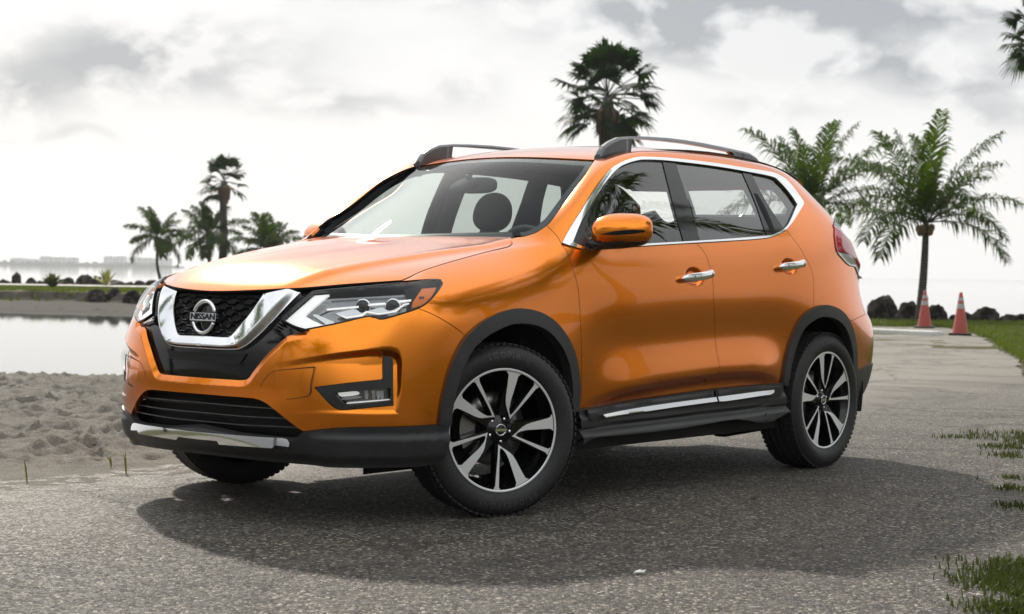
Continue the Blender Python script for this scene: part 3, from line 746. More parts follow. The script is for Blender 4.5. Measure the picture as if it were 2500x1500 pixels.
# ---- front bumper
cl=lambda z:[0.0,usol(0,z)]
lip_in=[(488,922.5),(560,927),(583.5,928),(600,924),(614,905),(644,866.5),(680.6,832),(690,824),(701,817),(741,807)]
LI=T(SB,[lip_in[0]]+lip_in)
LI=sym0(LI)
intk=Q(3,[(1090,307),(1090,307),(1400,333),(1640,352),(1790,368),(1900,408),(2000,480),(2200,640),(2300,715),(2370,762)])
IT=sym0(T(SB,intk))
blkT=[(739,1054),(835,1045),(969.5,1042),(1069,1037)]
BT=T(SB,blkT)
kf1=near(aFm,(1069,1037));kf2=near(aFm,(1136,820))
bump_out=J(IT,BT[1:],aFm[kf1+1:kf2],T(SB,seamF[::-1]),T(SB,hl_low[3:])[1:],LI[::-1][1:])
pk=Q(2,[(150,1235),(330,1196),(900,1104),(1400,1050),(1540,1042),(1640,1075),(1688,1180)])+Q(4,[(1045,300),(1040,420),(1005,600),(980,640),(300,640),(0,640),(-80,450)])
PKT=T(SB,[pk[0]]+pk)
pkT2=np.array(PKT)*SB.sc
lipT=resample(SB,LI,.01,False)*SB.sc
def bumpd(uv,P):
    q=uv*SB.sc
    ins=inpoly(q,pkT2);
    d=np.zeros(len(q))
    m=(uv[:,0]<6.2)
    if m.any():
        dd=pdist(q[m],pkT2)*1.05;sg=np.where(ins[m],1,-1)*dd
        fade=sstep((uv[m][:,0]-1.5)/2.6)
        zz=P[m][:,2];d[m]-=.036*sstep((sg+.004)/.026)*fade*np.clip((zz-.455)/(.66-.455),.0,1)**.7
        dl=pdist(q[m],lipT,False)
        d[m]-=.015*(1-np.clip(dl/.026,0,1))
    return d
def featpts(uv,ds,step=.006,closed=True):
    o=resample(SB,uv,step,closed);out=[o]
    for d_ in ds:out.append(offs(SB,o,d_) if closed else offs(SB,o,d_)[3:-3])
    return np.vstack(out)
FT=np.vstack([featpts(PKT,[.004,.008,.012,.016,.020,.024,-.004,-.010]),featpts(LI,[.007,-.007,.014,-.014,.020,-.020,.024,-.024,.03,-.03],.007,False)])
FT=FT[(FT[:,0]>.02)]
fog_out=Q(4,[(885,110),(885,110),(925,108),(950,120),(966,145),(971,180),(972,400),(970,560),(970,560),(700,585),(520,600),(480,598),(440,585),(370,530),(255,405),(255,405),(270,392),(560,355),(860,325),(872,318),(880,300),(879,200),(885,110)])
FO=T(SB,fog_out)[:-1]
panel('front_bumper',SB,bump_out,M['paint'],CAR,sym=True,dfun=bumpd,res=.011,gap=.0015,lip=.03,holes=[FO],step=.006,feat=FT)
panel('fog_lamp_bezel',SB,FO,M['plastic'],CAR,off=-.024,gap=.001,res=.012,lip=.02,holes=[T(SB,Q(4,[(430,448),(430,448),(690,425),(945,403),(945,403),(948,515),(948,515),(720,543),(545,557),(545,557),(490,520),(430,448)]))[:-1]],dfun=lambda uv,P:.012*np.ones(len(P)))
fogo=T(SB,Q(4,[(430,448),(430,448),(690,425),(945,403),(945,403),(948,515),(948,515),(720,543),(545,557),(545,557),(490,520),(430,448)]))[:-1]
fl=panel('fog_lamp',SB,fogo,M['lampgrey'],CAR,off=-.055,gap=0,lip=0)
panel('lens',SB,fogo,M['lens'],fl,off=-.018,gap=0,lip=0)
panel('reflector',SB,T(SB,Q(4,[(440,455),(440,455),(625,440),(645,470),(480,490),(440,455)]))[:-1],M['glowwhite'],fl,off=-.05,gap=0,lip=.004)
panel('reflector',SB,T(SB,Q(4,[(475,500),(475,500),(650,480),(665,500),(500,520),(475,500)]))[:-1],M['frost'],fl,off=-.045,gap=0,lip=.004)
panel('reflector',SB,T(SB,Q(4,[(540,548),(540,548),(940,512),(940,520),(560,556),(540,548)]))[:-1],M['glowwhite'],fl,off=-.045,gap=0,lip=.004)
for cx_ in (720,790,835,870):
    panel('reflector_ring',SB,T(SB,Q(4,[(cx_-22,430),(cx_-22,430),(cx_+22,425),(cx_+26,500),(cx_-4,512),(cx_-22,430)]))[:-1],M['frost'] if cx_!=790 else M['chrome'],fl,off=-.042,gap=.002,lip=.01)
for pth in (Q(2,[(-20,1500),(40,1405),(110,1335),(200,1308),(420,1285),(628,1266)]),Q(2,[(628,1266),(610,1360),(585,1475)])+Q(4,[(214,430),(203,458),(180,475),(90,492),(0,503)])):
    strip('panel_seam',SB,T(SB,pth,4),[(-.0013,-.003),(-.0010,.0006),(.0010,.0006),(.0013,-.003)],M['shell'],CAR,off=0)
# black lower bumper
iF=aFi[0]
low_out=J(np.array([cl(.375)]),T(SB,Q(3,[(1600,800),(1900,830),(2250,850),(2330,800),(2370,762)])),BT[1:],[aFi[0]],np.array([[iF[0]-.02,1.0],[iF[0]-.05,.1],[3,0.02],[0,0.02]]))
def lowd(uv,P):
    z=P[:,2];u=uv[:,0]
    return .014*sstep((.385-z)/.03)*sstep((u-2.3)/.6)+.006-.02*sstep((.30-z)/.05)
panel('lower_bumper',SB,low_out,M['plastic'],CAR,sym=True,dfun=lowd,res=.015,gap=.001,lip=.03)
ch=Q(3,[(1180,745),(1180,745),(1900,803),(2180,822),(2250,868),(2250,868),(2250,907),(2250,907),(2090,885),(2090,885),(2060,915),(2060,915),(1440,865),(1440,865),(1400,830),(1400,830),(1130,805)])
CH=sym0(sym0(T(SB,ch)),True)
panel('skid_plate_trim',SB,CH,M['chrome'],CAR,sym=True,off=.020,gap=0,lip=.02,res=.01,dfun=lambda uv,P:np.clip((.365-P[:,2]),-.03,.05)*.5)
# intake: dark recess and slats
inb=J(IT,T(SB,Q(3,[(2370,762),(2330,800),(2250,850),(1900,830),(1600,800)])),[cl(.375)])
panel('lower_grille',SB,inb,M['shell'],CAR,sym=True,off=-.09,gap=-.03,lip=0,res=.03)
for yy,x0,x1 in ((455,400,2030),(580,350,2180),(690,300,2330)):
    path=T(SB,Q(3,[(1090,yy-20+(0 if yy<600 else 0)),(1090,yy-20),(1600,yy+28),(x1,yy+60)]));path=sym0(path)
    path=resample(SB,path,.02,False);full=path
    strip('slat',SB,full,[(-.006,-.03),(.008,-.002),(.004,.0),(-.010,-.03)],M['plastic'],bpy.data.objects['lower_grille'],off=-.02)
# ---- upper grille
gril=J(LI,T(SB,hl_low[-1:]),T(SB,[(716.8,795.7),(686.5,779.5),(763,713.8),(762,704)]),T(SB,[(729,704),(640,708),(560,710.5),(488,711)]))
gril=sym0(gril,True)
GR=panel('grille_surround',SB,gril,M['gloss'],CAR,sym=True,off=0,gap=-.002,lip=0,res=.012,dfun=lambda uv,P:-.030-.0*P[:,0])[0]
vo=[(482,850),(482,850),(540,853),(572,852.5),(584,849),(597,842),(612,830),(644,800),(698.8,742),(731,709)]
vi=[(642,716),(620,749),(606,768),(583.5,795),(566,815),(558,821),(545,823.5),(482,819)]
VO=T(SB,vo);VI=T(SB,[vi[0]]+vi+[vi[-1]]);VO=sym0(VO);VI=sym0(VI,True)
vpo=VO*SB.sc;vpi=VI*SB.sc
def vd(uv,P):
    q=uv*SB.sc;a=pdist(q,vpo,False);b=pdist(q,vpi,False);t=a/(a+b+1e-9)
    return -.012+.026*np.where(t<.25,sstep(t/.25),1-.75*((t-.25)/.75))
VB=J(VO,VI);_ft=np.vstack([offs(SB,resample(SB,VB,.006),q_) for q_ in (.004,.008,.012,.018)]);panel('grille_chrome_band',SB,VB,M['chrome'],CAR,sym=True,gap=0,lip=.03,res=.007,dfun=vd,step=.006,feat=_ft[_ft[:,0]>.03])
meshreg=J(VI[::-1],T(SB,[(642,716),(600,711),(488,712)]));meshreg=sym0(meshreg,True)
MG=panel('grille_mesh',SB,meshreg,M['shell'],CAR,sym=True,off=-.027,gap=-.004,lip=0,res=.01)[0]
mr=meshreg*SB.sc
mb=MB()
row=0
zz=np.arange(.728,.935,.0235)
for r,z in enumerate(zz):
    us=np.arange(0,3.2,.012);vs_=np.array([usol(0,z)]*len(us))
    P0=SB.base(np.stack([us,vs_],1));s_=P0[:,1]
    ph=(s_/.092)%1
    wave=np.where(ph<.36,-1,np.where(ph<.5,-1+14.3*(ph-.36),np.where(ph<.86,1,1-14.3*(ph-.86))));wave=np.clip(wave,-1,1)
    dvz=wave*(1 if r%2 else -1)*.0050
    v2=vs_+dvz/.0933
    uv=np.stack([us,v2],1);ok=inpoly(uv*SB.sc,mr);uv=uv[ok]
    if len(uv)<4:continue
    P=SB.base(uv);n=SB.bn(uv)
    for sgn in (1,-1):
        PP=(P+n*-.016)*[1,sgn,1];nn=n*[1,sgn,1]
        V=[]
        for p,q in zip(PP,nn):
            for a,b in((-.0022,-.014),(-.0030,.0),(.0,.003),(.0030,.0),(.0022,-.014)):V.append(p+np.array([0,0,a])+q*b)
        k=5;F=[(i*k+q,(i+1)*k+q,(i+1)*k+q+1,i*k+q+1) for i in range(len(PP)-1) for q in range(k-1)]
        mb.add(V,F,0,smooth=False)
for xx in (.105,.30):
    pass
mb.build('mesh_bars',M['gloss'],MG)
# ribs between the chrome band and the headlight
for sgn in(1,-1):
    rb=MB()
    for k in range(14):
        t_=k/13;a=np.array([738,717])+(np.array([664,800])-[738,717])*t_;b=a+np.array([13,2]) if t_<.85 else a+np.array([9,2])
        uv=resample(SB,SB.inv([tuple(a),tuple(b)]),.01,False);P=SB.base(uv);n=SB.bn(uv)
        PP=(P-n*.012)*[1,sgn,1];nn=n*[1,sgn,1];V=[]
        for p,q in zip(PP,nn):
            for a_,b_ in((-.0035,-.02),(-.0015,.003),(.0015,.003),(.0035,-.02)):V.append(p+np.array([0,0,a_])+q*b_)
        rb.add(V,[(i*4+q,(i+1)*4+q,(i+1)*4+q+1,i*4+q+1) for i in range(len(PP)-1) for q in range(3)],0,smooth=False)
    rb.build('grille_ribs',M['plastic'],GR)
# lower air slot under the chrome band
sl=T(SB,[(482,860),(482,860),(560,865),(592,862),(592,862),(578,882),(565,887),(482,882)]);sl=sym0(sym0(sl),True)
panel('air_slot',SB,sl,M['shell'],GR,sym=True,off=-.024,gap=0,lip=0,res=.012)
strip('slot_edge',SB,T(SB,[(482,887),(560,892),(580,890)]),[(-.003,-.004),(-.002,.004),(.002,.004),(.003,-.004)],M['gloss'],GR,off=-.026)
# ---- headlights
hlo=[(686.5,779.5),(686.5,779.5),(724,746),(763,712.5),(763,712.5),(801.8,708),(943,695),(1064.6,683.5),(1074,686.5),(1079.5,693.5),(1064.6,716),(1044,738),(1020,753),(971.6,769),(939,778),(925,778.5),(898.8,772.5),(822,790),(745,805),(745,805),(716.8,796),(686.5,779.5)]
HO=T(SB,hlo)[:-1]
def hbulge(uv,P):return np.zeros(len(P))
HL=panel('headlight',SB,HO,M['lampgrey'],CAR,off=-.052,gap=0,lip=0,res=.02)
panel('lens',SB,HO,M['lens'],HL,off=.001,gap=.002,lip=.0,res=.015)
hp=HO*SB.sc
strip('lens_rim',SB,HO,[(-.0035,-.012),(-.0035,.002),(0,.0032),(.0035,.002),(.0035,-.012)],M['gloss'],HL,closed=True,off=-.001,step=.01)
def hpan(nm,pts,m_,off,lip=.006,res=.012):return panel(nm,SB,T(SB,[pts[0]]+pts+[pts[0]],3)[:-1],m_,HL,off=off,gap=0,lip=lip,res=res)
hpan('daytime_light',Q(2,[(262,690),(262,690),(625,378),(625,378),(800,362),(800,362),(640,500),(490,628),(490,628),(600,690),(715,742),(715,742),(1000,700),(1300,662),(1300,662),(900,735),(525,806),(525,806),(385,762)]),M['glowwhite'],-.016,lip=.012)  # its glow stands for the bright reflection on the white strip
hpan('turn_signal',Q(2,[(1940,290),(1940,290),(2120,275),(2120,275),(2070,380),(1970,490),(1822,545),(1822,545),(1830,465),(1830,465)]),M['amber'],-.014,lip=.02)
hpan('sidemark',Q(2,[(1912,395),(1912,395),(1972,392),(1972,392),(1970,420),(1970,420),(1912,424),(1912,424)]),M['gloss'],-.012,lip=.002)
hpan('inner_bezel',Q(2,[(820,370),(820,370),(1480,302),(1900,268),(1935,290),(1840,450),(1780,470),(1780,470),(1700,470),(1560,470),(1350,480),(1200,460),(1000,480),(760,530),(600,600)]),M['lampgrey'],-.046,lip=.004)
hpan('chrome_shelf',Q(2,[(865,592),(865,592),(1100,535),(1190,580),(1245,560),(1245,560),(1190,612),(1010,645),(1010,645)]),M['satin'],-.024,lip=.012)
hpan('chrome_shelf',Q(2,[(1250,565),(1250,565),(1430,508),(1500,548),(1580,540),(1690,480),(1690,480),(1600,565),(1400,588),(1400,588)]),M['satin'],-.024,lip=.012)
hpan('chrome_strip',Q(2,[(868,590),(868,590),(1005,638),(1005,638),(1195,605),(1250,562),(1250,562),(1395,590),(1395,590),(1600,560),(1700,478),(1700,478),(1785,463),(1785,463),(1780,478),(1780,478),(1712,492),(1712,492),(1610,576),(1610,576),(1395,604),(1395,604),(1262,578),(1262,578),(1205,622),(1205,622),(1005,652),(1005,652)]),M['glowwhite'],-.020,lip=.006)  # chrome strip and bars get the added glow instead of mirrored sky
hpan('chrome_bar',Q(2,[(755,525),(755,525),(1160,482),(1160,482),(1160,500),(1160,500),(760,542),(760,542)]),M['glowwhite'],-.030)
hpan('chrome_bar',Q(2,[(1265,455),(1265,455),(1475,435),(1475,435),(1478,455),(1478,455),(1275,478),(1275,478)]),M['glowwhite'],-.030)
hpan('chrome_bar',Q(2,[(1610,405),(1610,405),(1812,392),(1812,392),(1812,412),(1812,412),(1618,428),(1618,428)]),M['glowwhite'],-.030)
hpan('indicator_reflector',Q(2,[(575,600),(575,600),(620,590),(850,680),(850,680),(835,705),(740,710),(740,710)]),M['frost'],-.034,lip=.01)
for c_ in ((1215,465),(1558,450)):
    uv=SB.inv(Q(2,[c_]));P=SB.base(uv)[0];n=SB.bn(uv)[0]
    for k,sg in enumerate((1,-1)):
        b=MB();ax=np.array([.85,.45,.0]);ax/=np.linalg.norm(ax);c0=P-n*.048
        u_=np.cross([0,0,1],ax);u_/=np.linalg.norm(u_);v_=np.cross(ax,u_)
        def ring(r,h):return [c0+ax*h+r*(math.cos(a)*u_+math.sin(a)*v_) for a in np.linspace(0,2*math.pi,25)[:-1]]
        rs=[ring(.034,-.01),ring(.034,.008),ring(.0295,.010)];V=[p*np.array([1,sg,1]) for r in rs for p in r]
        b.add(V,[(i*24+j,i*24+(j+1)%24,(i+1)*24+(j+1)%24,(i+1)*24+j) for i in range(2) for j in range(24)],0)
        rs=[ring(.0285*math.cos(t),.004+.016*math.sin(t)) for t in np.linspace(0,1.5,6)];V=[p*np.array([1,sg,1]) for r in rs for p in r]
        b.add(V,[(i*24+j,i*24+(j+1)%24,(i+1)*24+(j+1)%24,(i+1)*24+j) for i in range(5) for j in range(24)]+[tuple(5*24+j for j in range(24))],1)
        b.build('projector',[M['chrome'],M['gloss']],HL[k])
# ---- emblem
def textmesh(txt,size,extrude,bold=0.0,font=None):
    cu=bpy.data.curves.new('t','FONT');cu.body=txt;cu.size=size;cu.extrude=extrude;cu.align_x='CENTER';cu.align_y='CENTER';cu.offset=bold
    ob=bpy.data.objects.new('t',cu);COL.objects.link(ob);dg=bpy.context.evaluated_depsgraph_get();me=bpy.data.meshes.new_from_object(ob.evaluated_get(dg))
    V=np.array([v.co[:] for v in me.vertices]) if len(me.vertices) else np.zeros((0,3));F=[tuple(p.vertices) for p in me.polygons]
    bpy.data.objects.remove(ob);bpy.data.meshes.remove(me);return V,F
ec=SB.base(np.array([[0.,usol(0,.826)]]))[0];en=np.array([.985,0,.12]);en/=np.linalg.norm(en);eu=np.array([0,1.,0]);ev=np.cross(en,eu);ev*=np.sign(ev[2])
ec=ec+en*.004
def E3(p,h=0):return ec+eu*p[0]+ev*p[1]+en*h
EM=MB();R_=.066
TT=np.linspace(0,2*math.pi,49)[:-1]
for a0,a1 in ((rad(20),rad(160)),(rad(200),rad(340))):
    EM.tube([E3((R_*math.cos(a)*1.0,R_*math.sin(a)),.004) for a in np.linspace(a0,a1,28)],.0085,10)
EM.prism([(-.080,-.0165),(.080,-.0165),(.080,.0165),(-.080,.0165)],E3,-.006,.012)
EMB=EM.build('emblem',M['chrome'],CAR)
b=MB();b.lathe([(.0,.0),(.058,.0),(.064,-.006)],axis='x',n=48);b.V=[tuple(E3((v[1],v[2]),v[0]-.004)) for v in b.V];b.build('emblem_plate',M['gloss'],EMB)
TV,TF=textmesh('NISSAN',.034,.0012,.0011);sx=.148/(TV[:,0].max()-TV[:,0].min());b=MB();b.add([E3((v[0]*sx,v[1]),.0128+v[2]) for v in TV],TF,smooth=False)
# text must read from outside: y grows to the viewer's right
b.build('emblem_lettering',M['gloss'],EMB)
# ---- wheel arch cladding, sill, door mouldings
ringF=J(UVaF,aFi[::-1])
panel('wheel_arch_trim',SB,ringF,M['plastic'],CAR,off=.010,gap=0,lip=.045,res=.02,dfun=lambda uv,P:.004*np.ones(len(P)))
ringR=J(UVaR,aRi[::-1])
panel('wheel_arch_trim',SB,ringR,M['plastic'],CAR,off=.010,gap=0,lip=.045,res=.02,dfun=lambda uv,P:.004*np.ones(len(P)))
st_=T(SB,[(1409,1004),(1421,998.5),(1580,974.5),(1742,951.5),(1830,943.5),(1909,935)],4)
sb_=T(SB,Q(9,[(1690,470),(1660,482),(1500,560),(1290,528),(900,590),(500,640),(220,662),(120,712)]),3)
def silld(uv,P):
    z=P[:,2]-.012*(-P[:,0])
    return .010+.012*sstep((.40-z)/.02)-.015*sstep((.345-z)/.012)+.03*sstep((.33-z)/.03)
panel('sill_cladding',SB,J(st_,sb_),M['plastic'],CAR,gap=0,lip=.05,res=.012,dfun=silld)
mF=T(SB,Q(9,[(165,462),(165,462),(600,395),(1143,318),(1143,318),(1150,420),(1150,420),(600,497),(200,553),(200,553),(172,540),(165,462)]))[:-1]
mR=T(SB,Q(9,[(1160,316),(1160,316),(1400,290),(1645,264),(1645,264),(1645,345),(1630,368),(1630,368),(1400,393),(1165,419),(1165,419),(1160,316)]))[:-1]
def mdd(path):
    pp=path*SB.sc
    return lambda uv,P:.022+.006*sstep(pdist(uv*SB.sc,pp)/.012)
panel('door_moulding',SB,mF,M['plastic'],dF,gap=.001,lip=.02,res=.012,dfun=mdd(mF))
panel('door_moulding',SB,mR,M['plastic'],dR,gap=.001,lip=.02,res=.012,dfun=mdd(mR))
cF=T(SB,Q(9,[(270,492),(270,492),(700,424),(1150,366),(1150,366),(1150,396),(1150,396),(800,442),(285,518),(285,518),(270,492)]))[:-1]
cR=T(SB,Q(9,[(1163,364),(1163,364),(1400,334),(1583,311),(1583,311),(1575,330),(1550,345),(1550,345),(1240,390),(1163,396),(1163,396),(1163,364)]))[:-1]
panel('moulding_chrome',SB,cF,M['chrome'],dF,gap=0,lip=.008,off=.030,res=.01,dfun=lambda uv,P:np.clip(.425+.0125*(-P[:,0])-P[:,2],-.02,.04)*.38)
panel('moulding_chrome',SB,cR,M['chrome'],dR,gap=0,lip=.008,off=.030,res=.01,dfun=lambda uv,P:np.clip(.425+.0125*(-P[:,0])-P[:,2],-.02,.04)*.38)
# ---- rear end
kk=near(aRm,(2074,786))
rbt=T(SB,Q(8,[(895,637),(960,603),(1015,578)]));vb=rbt[-1][1]
rb_out=J(bseam[::-1],[[bseam[0][0]+.25,bseam[0][1]+.02],[NU-2,bseam[0][1]],[NU-1,bseam[0][1]],[NU-1,vb],[NU-2.5,vb]],rbt[::-1],aRm[kk:][::-1][3:])
panel('rear_bumper',SB,rb_out,M['paint'],CAR,sym=True,gap=.0015,res=.02,lip=.02)
rl_out=J(rbt,[[NU-2.5,vb],[NU-1,vb],[NU-1,.05],[rbt[0][0]+.4,.05],[aRi[-1][0],.3]],[aRi[-1]])
panel('rear_lower_bumper',SB,rl_out,M['plastic'],CAR,sym=True,gap=.001,off=.008,res=.02,lip=.03)
uL=LL
lamp=J(uL,[[uL[-1][0]+.5,uL[-1][1]-.05],[uL[-1][0]+1.0,7.6],[uL[-1][0]+1.1,8.4],[uL[0][0]+1.1,uL[0][1]-.9],[uL[0][0]+.9,uL[0][1]-.15]])
vsplit=SB.inv([(2042,616)])[0][1]
lp=lamp*SB.sc
up=lamp.copy();up[:,1]=np.maximum(up[:,1],vsplit+.0);lo_=lamp.copy();lo_[:,1]=np.minimum(lo_[:,1],vsplit)
tdf=lambda uv,P:.006+.018*sstep(pdist(uv*SB.sc,lp)/.05)
TLs=panel('tail_lamp',SB,resample(SB,up,.01),M['red'],CAR,gap=.0015,lip=.02,res=.015,dfun=tdf)
panel('reversing_lens',SB,resample(SB,lo_,.01),M['frost'],TLs,gap=.0015,lip=.02,res=.015,dfun=tdf)
tg=J(hatch[::-1],[[LL[-1][0]+.02,LL[-1][1]-.05]],np.array([[uL[-1][0]+1.1,uL[-1][1]-.2],[uL[-1][0]+1.25,8.4],[NU-1,8.4],[NU-1,bseam[0][1]],[bseam[0][0]+.05,bseam[0][1]]]))
panel('tailgate',SB,tg,M['paint'],CAR,sym=True,gap=.0015,res=.03)
rg=np.array([[LL[0][0]+.03,LL[0][1]+.0],[NU-6.55,9.6],[NU-6.25,10.2],[NU-5.95,11.0],[NU-5.85,11.9],[NU-5.8,13.0],[NU-1,13.0],[NU-1,8.4],[uL[-1][0]+1.25,8.4],[uL[0][0]+1.15,uL[0][1]-.8],[uL[0][0]+.9,uL[0][1]-.1]])
panel('rear_window',SB,rg,M['gloss'],CAR,sym=True,gap=.003,res=.04,off=.0,lip=.02)
# spoiler over the rear window
b=MB()
# ---- inner shells (dark, fill the shut lines)
def rect(u0,u1,v0,v1,n=40):
    return J(np.stack([np.linspace(u0,u1,n),np.full(n,v0)],1),np.stack([np.full(12,u1),np.linspace(v0,v1,12)],1)[1:],np.stack([np.linspace(u1,u0,n),np.full(n,v1)],1)[1:],np.stack([np.full(12,u0),np.linspace(v1,v0,12)],1)[1:-1])
archF=J(aFi,[[aFi[-1][0],-.5],[aFi[0][0],-.5]]);archR=J(aRi,[[aRi[-1][0],-.5],[aRi[0][0],-.5]])
# the part of the side between the arches
mid_=J([[aFi[-1][0]+.02,.2]],[[aRi[0][0]-.02,.2]],aRi[:len(aRi)//2],[[19.3,7.9]],np.stack([np.linspace(19,8,30),np.full(30,7.9)],1),aFi[len(aFi)//2:])
panel('inner_structure',SB,mid_,M['shell'],CAR,off=-.03,gap=0,lip=0,res=.06)
fr_=J([[5.0,7.9]],np.stack([np.linspace(7,8,4),np.full(4,7.9)],1),aFi[:len(aFi)//2+1][::-1],[[5.0,3.0]])
panel('inner_structure',SB,fr_,M['shell'],CAR,off=-.035,gap=0,lip=0,res=.05)
panel('inner_structure',SB,J(np.array([[0,.3],[aFi[0][0]-.05,.3]]),[[5.9,5.5],[5.2,7.9],[0,7.9]]),M['shell'],CAR,sym=True,off=-.10,gap=0,lip=0,res=.05)
rr_=J(aRi[len(aRi)//2:],[[23,1.0],[23,7.9],[20,7.9]])
panel('inner_structure',SB,rr_,M['shell'],CAR,off=-.03,gap=0,lip=0,res=.05)
panel('inner_structure',SH,np.array([[.84,0],[.78,.40],[.60,.58],[.45,.64],[-.02,.66],[-.06,.62],[-.06,0]]),M['shell'],CAR,sym=True,off=-.04,gap=0,lip=0,res=.06)
# cabin lining
A1i=A1+np.array([.12,-.12]);cab=J(np.stack([np.linspace(A1i[0][0],20.2,60),np.full(60,8.0)],1),[[20.6,9.2],[20.8,10.5],[20.9,12.0]],np.stack([np.linspace(20.5,A1i[-1][0]+.3,50),np.full(50,12.05)],1),A1i[::-1][:-1])
panel('cabin_lining',SB,cab,M['liner'],CAR,holes=[uvIn],off=-.03,gap=0,lip=.03,res=.05)
# B and C pillar linings
for a_,b_ in (((1651,396),(1705,600)),((1826,424),(1897,566))):
    q=SB.inv([a_,b_]);P=SB.base(q);n=SB.bn(q)
    for sg in(1,-1):
        b=MB()
        pts=[(P[0]*(1-t)+P[1]*t-(n[0]*(1-t)+n[1]*t)*(.045-.05*math.sin(t*3.14)*.3))*[1,sg,1] for t in np.linspace(-.02,1.05,10)]
        b.tube(pts,[.055+.03*t for t in np.linspace(0,1,10)],10,flat=.45)
        b.build('pillar_lining',M['liner'],CAR)
# headliner
hl_=J([[wc[0]-.02,wc[1]-.03]],np.array([(x,.58) for x in np.linspace(-1.2,-2.9,20)]),[[-2.95,.4],[-2.98,0]],hdr[::-1]-[.02,0])
panel('headliner',SW,hl_,M['head'],CAR,sym=True,off=-.035,gap=0,lip=0,res=.08)
# ---- interior
IN=MB()
IN.box((-1.6,0,.42),(1.35,.82,.04));IN.box((-.30,0,.72),(.04,.74,.34))
IN.build('cabin_floor',M['shell'],CAR)
b=MB()
prof=[(-.22,1.06),(-.36,1.135),(-.52,1.15),(-.66,1.14),(-.74,1.09),(-.78,.98),(-.74,.80),(-.66,.60),(-.3,.6)]
n_=14;V=[];
for i in range(n_+1):
    y=-.76+1.52*i/n_
    for x,z in prof:V.append((x-.05*y*y,y,z-.03*y*y+(.025 if .2<y<.56 and x<-.6 else 0)))
b.add(V,[(i*9+j,i*9+j+1,(i+1)*9+j+1,(i+1)*9+j) for i in range(n_) for j in range(8)])
b.build('dashboard',M['liner'],CAR)
b=MB()
cs=np.array([-.82,.37,1.075]);ax=np.array([-.9,0,.42]);ax/=np.linalg.norm(ax);a1=np.array([0,1.,0]);a2=np.cross(ax,a1)
b.tube([cs+.185*(math.cos(t)*a1+math.sin(t)*a2) for t in np.linspace(0,2*math.pi,41)],.016,10,cap=False)
for t in (0,math.pi,-math.pi/2 if a2[2]>0 else math.pi/2):b.tube([cs+.03*(math.cos(t)*a1+math.sin(t)*a2)-ax*.01,cs+.18*(math.cos(t)*a1+math.sin(t)*a2)],.016,6)
b.lathe([(.0,.02),(.07,.018),(.075,-.03),(0,-.03)],axis='y',n=20,c=(0,0,0));k=len(b.V)-80
for i in range(k,len(b.V)):
    v=np.array(b.V[i]);b.V[i]=tuple(cs+a1*v[0]+ax*v[1]+a2*v[2])
b.build('steering_wheel',M['plastic'],CAR)
def rounded(cx,cy,cz,hx,hy,hz,e=2.6,n=16,tilt=0,taper=0):
    V=[];F=[]
    def sp(a,p):return math.copysign(abs(a)**p,a)
    for i in range(n+1):
        ph=-math.pi/2+math.pi*i/n
        for j in range(2*n):
            th=2*math.pi*j/(2*n)
            x=sp(math.cos(ph),2/e)*sp(math.cos(th),2/e);y=sp(math.cos(ph),2/e)*sp(math.sin(th),2/e);z=sp(math.sin(ph),2/e)
            y*=1-taper*(z+1)/2
            X=x*hx;Z=z*hz;X,Z=X*math.cos(tilt)+Z*math.sin(tilt),-X*math.sin(tilt)+Z*math.cos(tilt)
            V.append((cx+X,cy+y*hy,cz+Z))
    m=2*n;F=[(i*m+j,i*m+(j+1)%m,(i+1)*m+(j+1)%m,(i+1)*m+j) for i in range(n) for j in range(m)]
    return V,F
def seat(x,y,nm='seat',w_=.25):
    s=MB();s.add(*rounded(x+.18,y,.60,.27,w_,.09));so=s.build(nm,M['liner'],CAR)
    s=MB();s.add(*rounded(x-.14,y,.90,.08,w_,.36,tilt=-.28,taper=.25));s.build('seat_back',M['liner'],so)
    s=MB();s.add(*rounded(x-.26,y,1.345,.055,.135,.105,e=2.3,tilt=-.2,taper=.2));s.tube([(x-.22,y-.06,1.18),(x-.25,y-.06,1.3)],.006,6);s.tube([(x-.22,y+.06,1.18),(x-.25,y+.06,1.3)],.006,6);s.build('headrest',M['liner'],so)
seat(-1.12,-.36);seat(-1.12,.36)
s=MB();s.add(*rounded(-1.95,0,.62,.28,.62,.09));so=s.build('rear_seat',M['liner'],CAR)
s=MB();s.add(*rounded(-2.22,0,.92,.08,.62,.30,tilt=-.3));s.build('seat_back',M['liner'],so)
s=MB()
for y in(-.38,0,.38):s.add(*rounded(-2.33,y,1.24,.04,.11,.06,tilt=-.2))
s.build('headrest',M['liner'],so)
s=MB();s.add(*rounded(-.80,.02,1.452,.022,.125,.04,e=3));s.tube([(-.76,.02,1.46),(-.73,.02,1.50)],.015,8);RV=s.build('rear_view_mirror',M['liner'],CAR)
s=MB();s.add(*rounded(-.72,.0,1.448,.07,.055,.022,e=3,tilt=.45));s.build('sensor_housing',M['liner'],CAR)
# cowl panel and wiper
cwl=J(np.array([[RBX(wse[0][1]*t)+.02,wse[0][1]*t] for t in np.linspace(0,.95,14)]),np.array([[RBX(wse[0][1]*t)-.07,wse[0][1]*t] for t in np.linspace(.95,0,14)]))
panel('cowl',SW,cwl,M['plastic'],CAR,sym=True,off=-.012,gap=0,lip=0,res=.04)
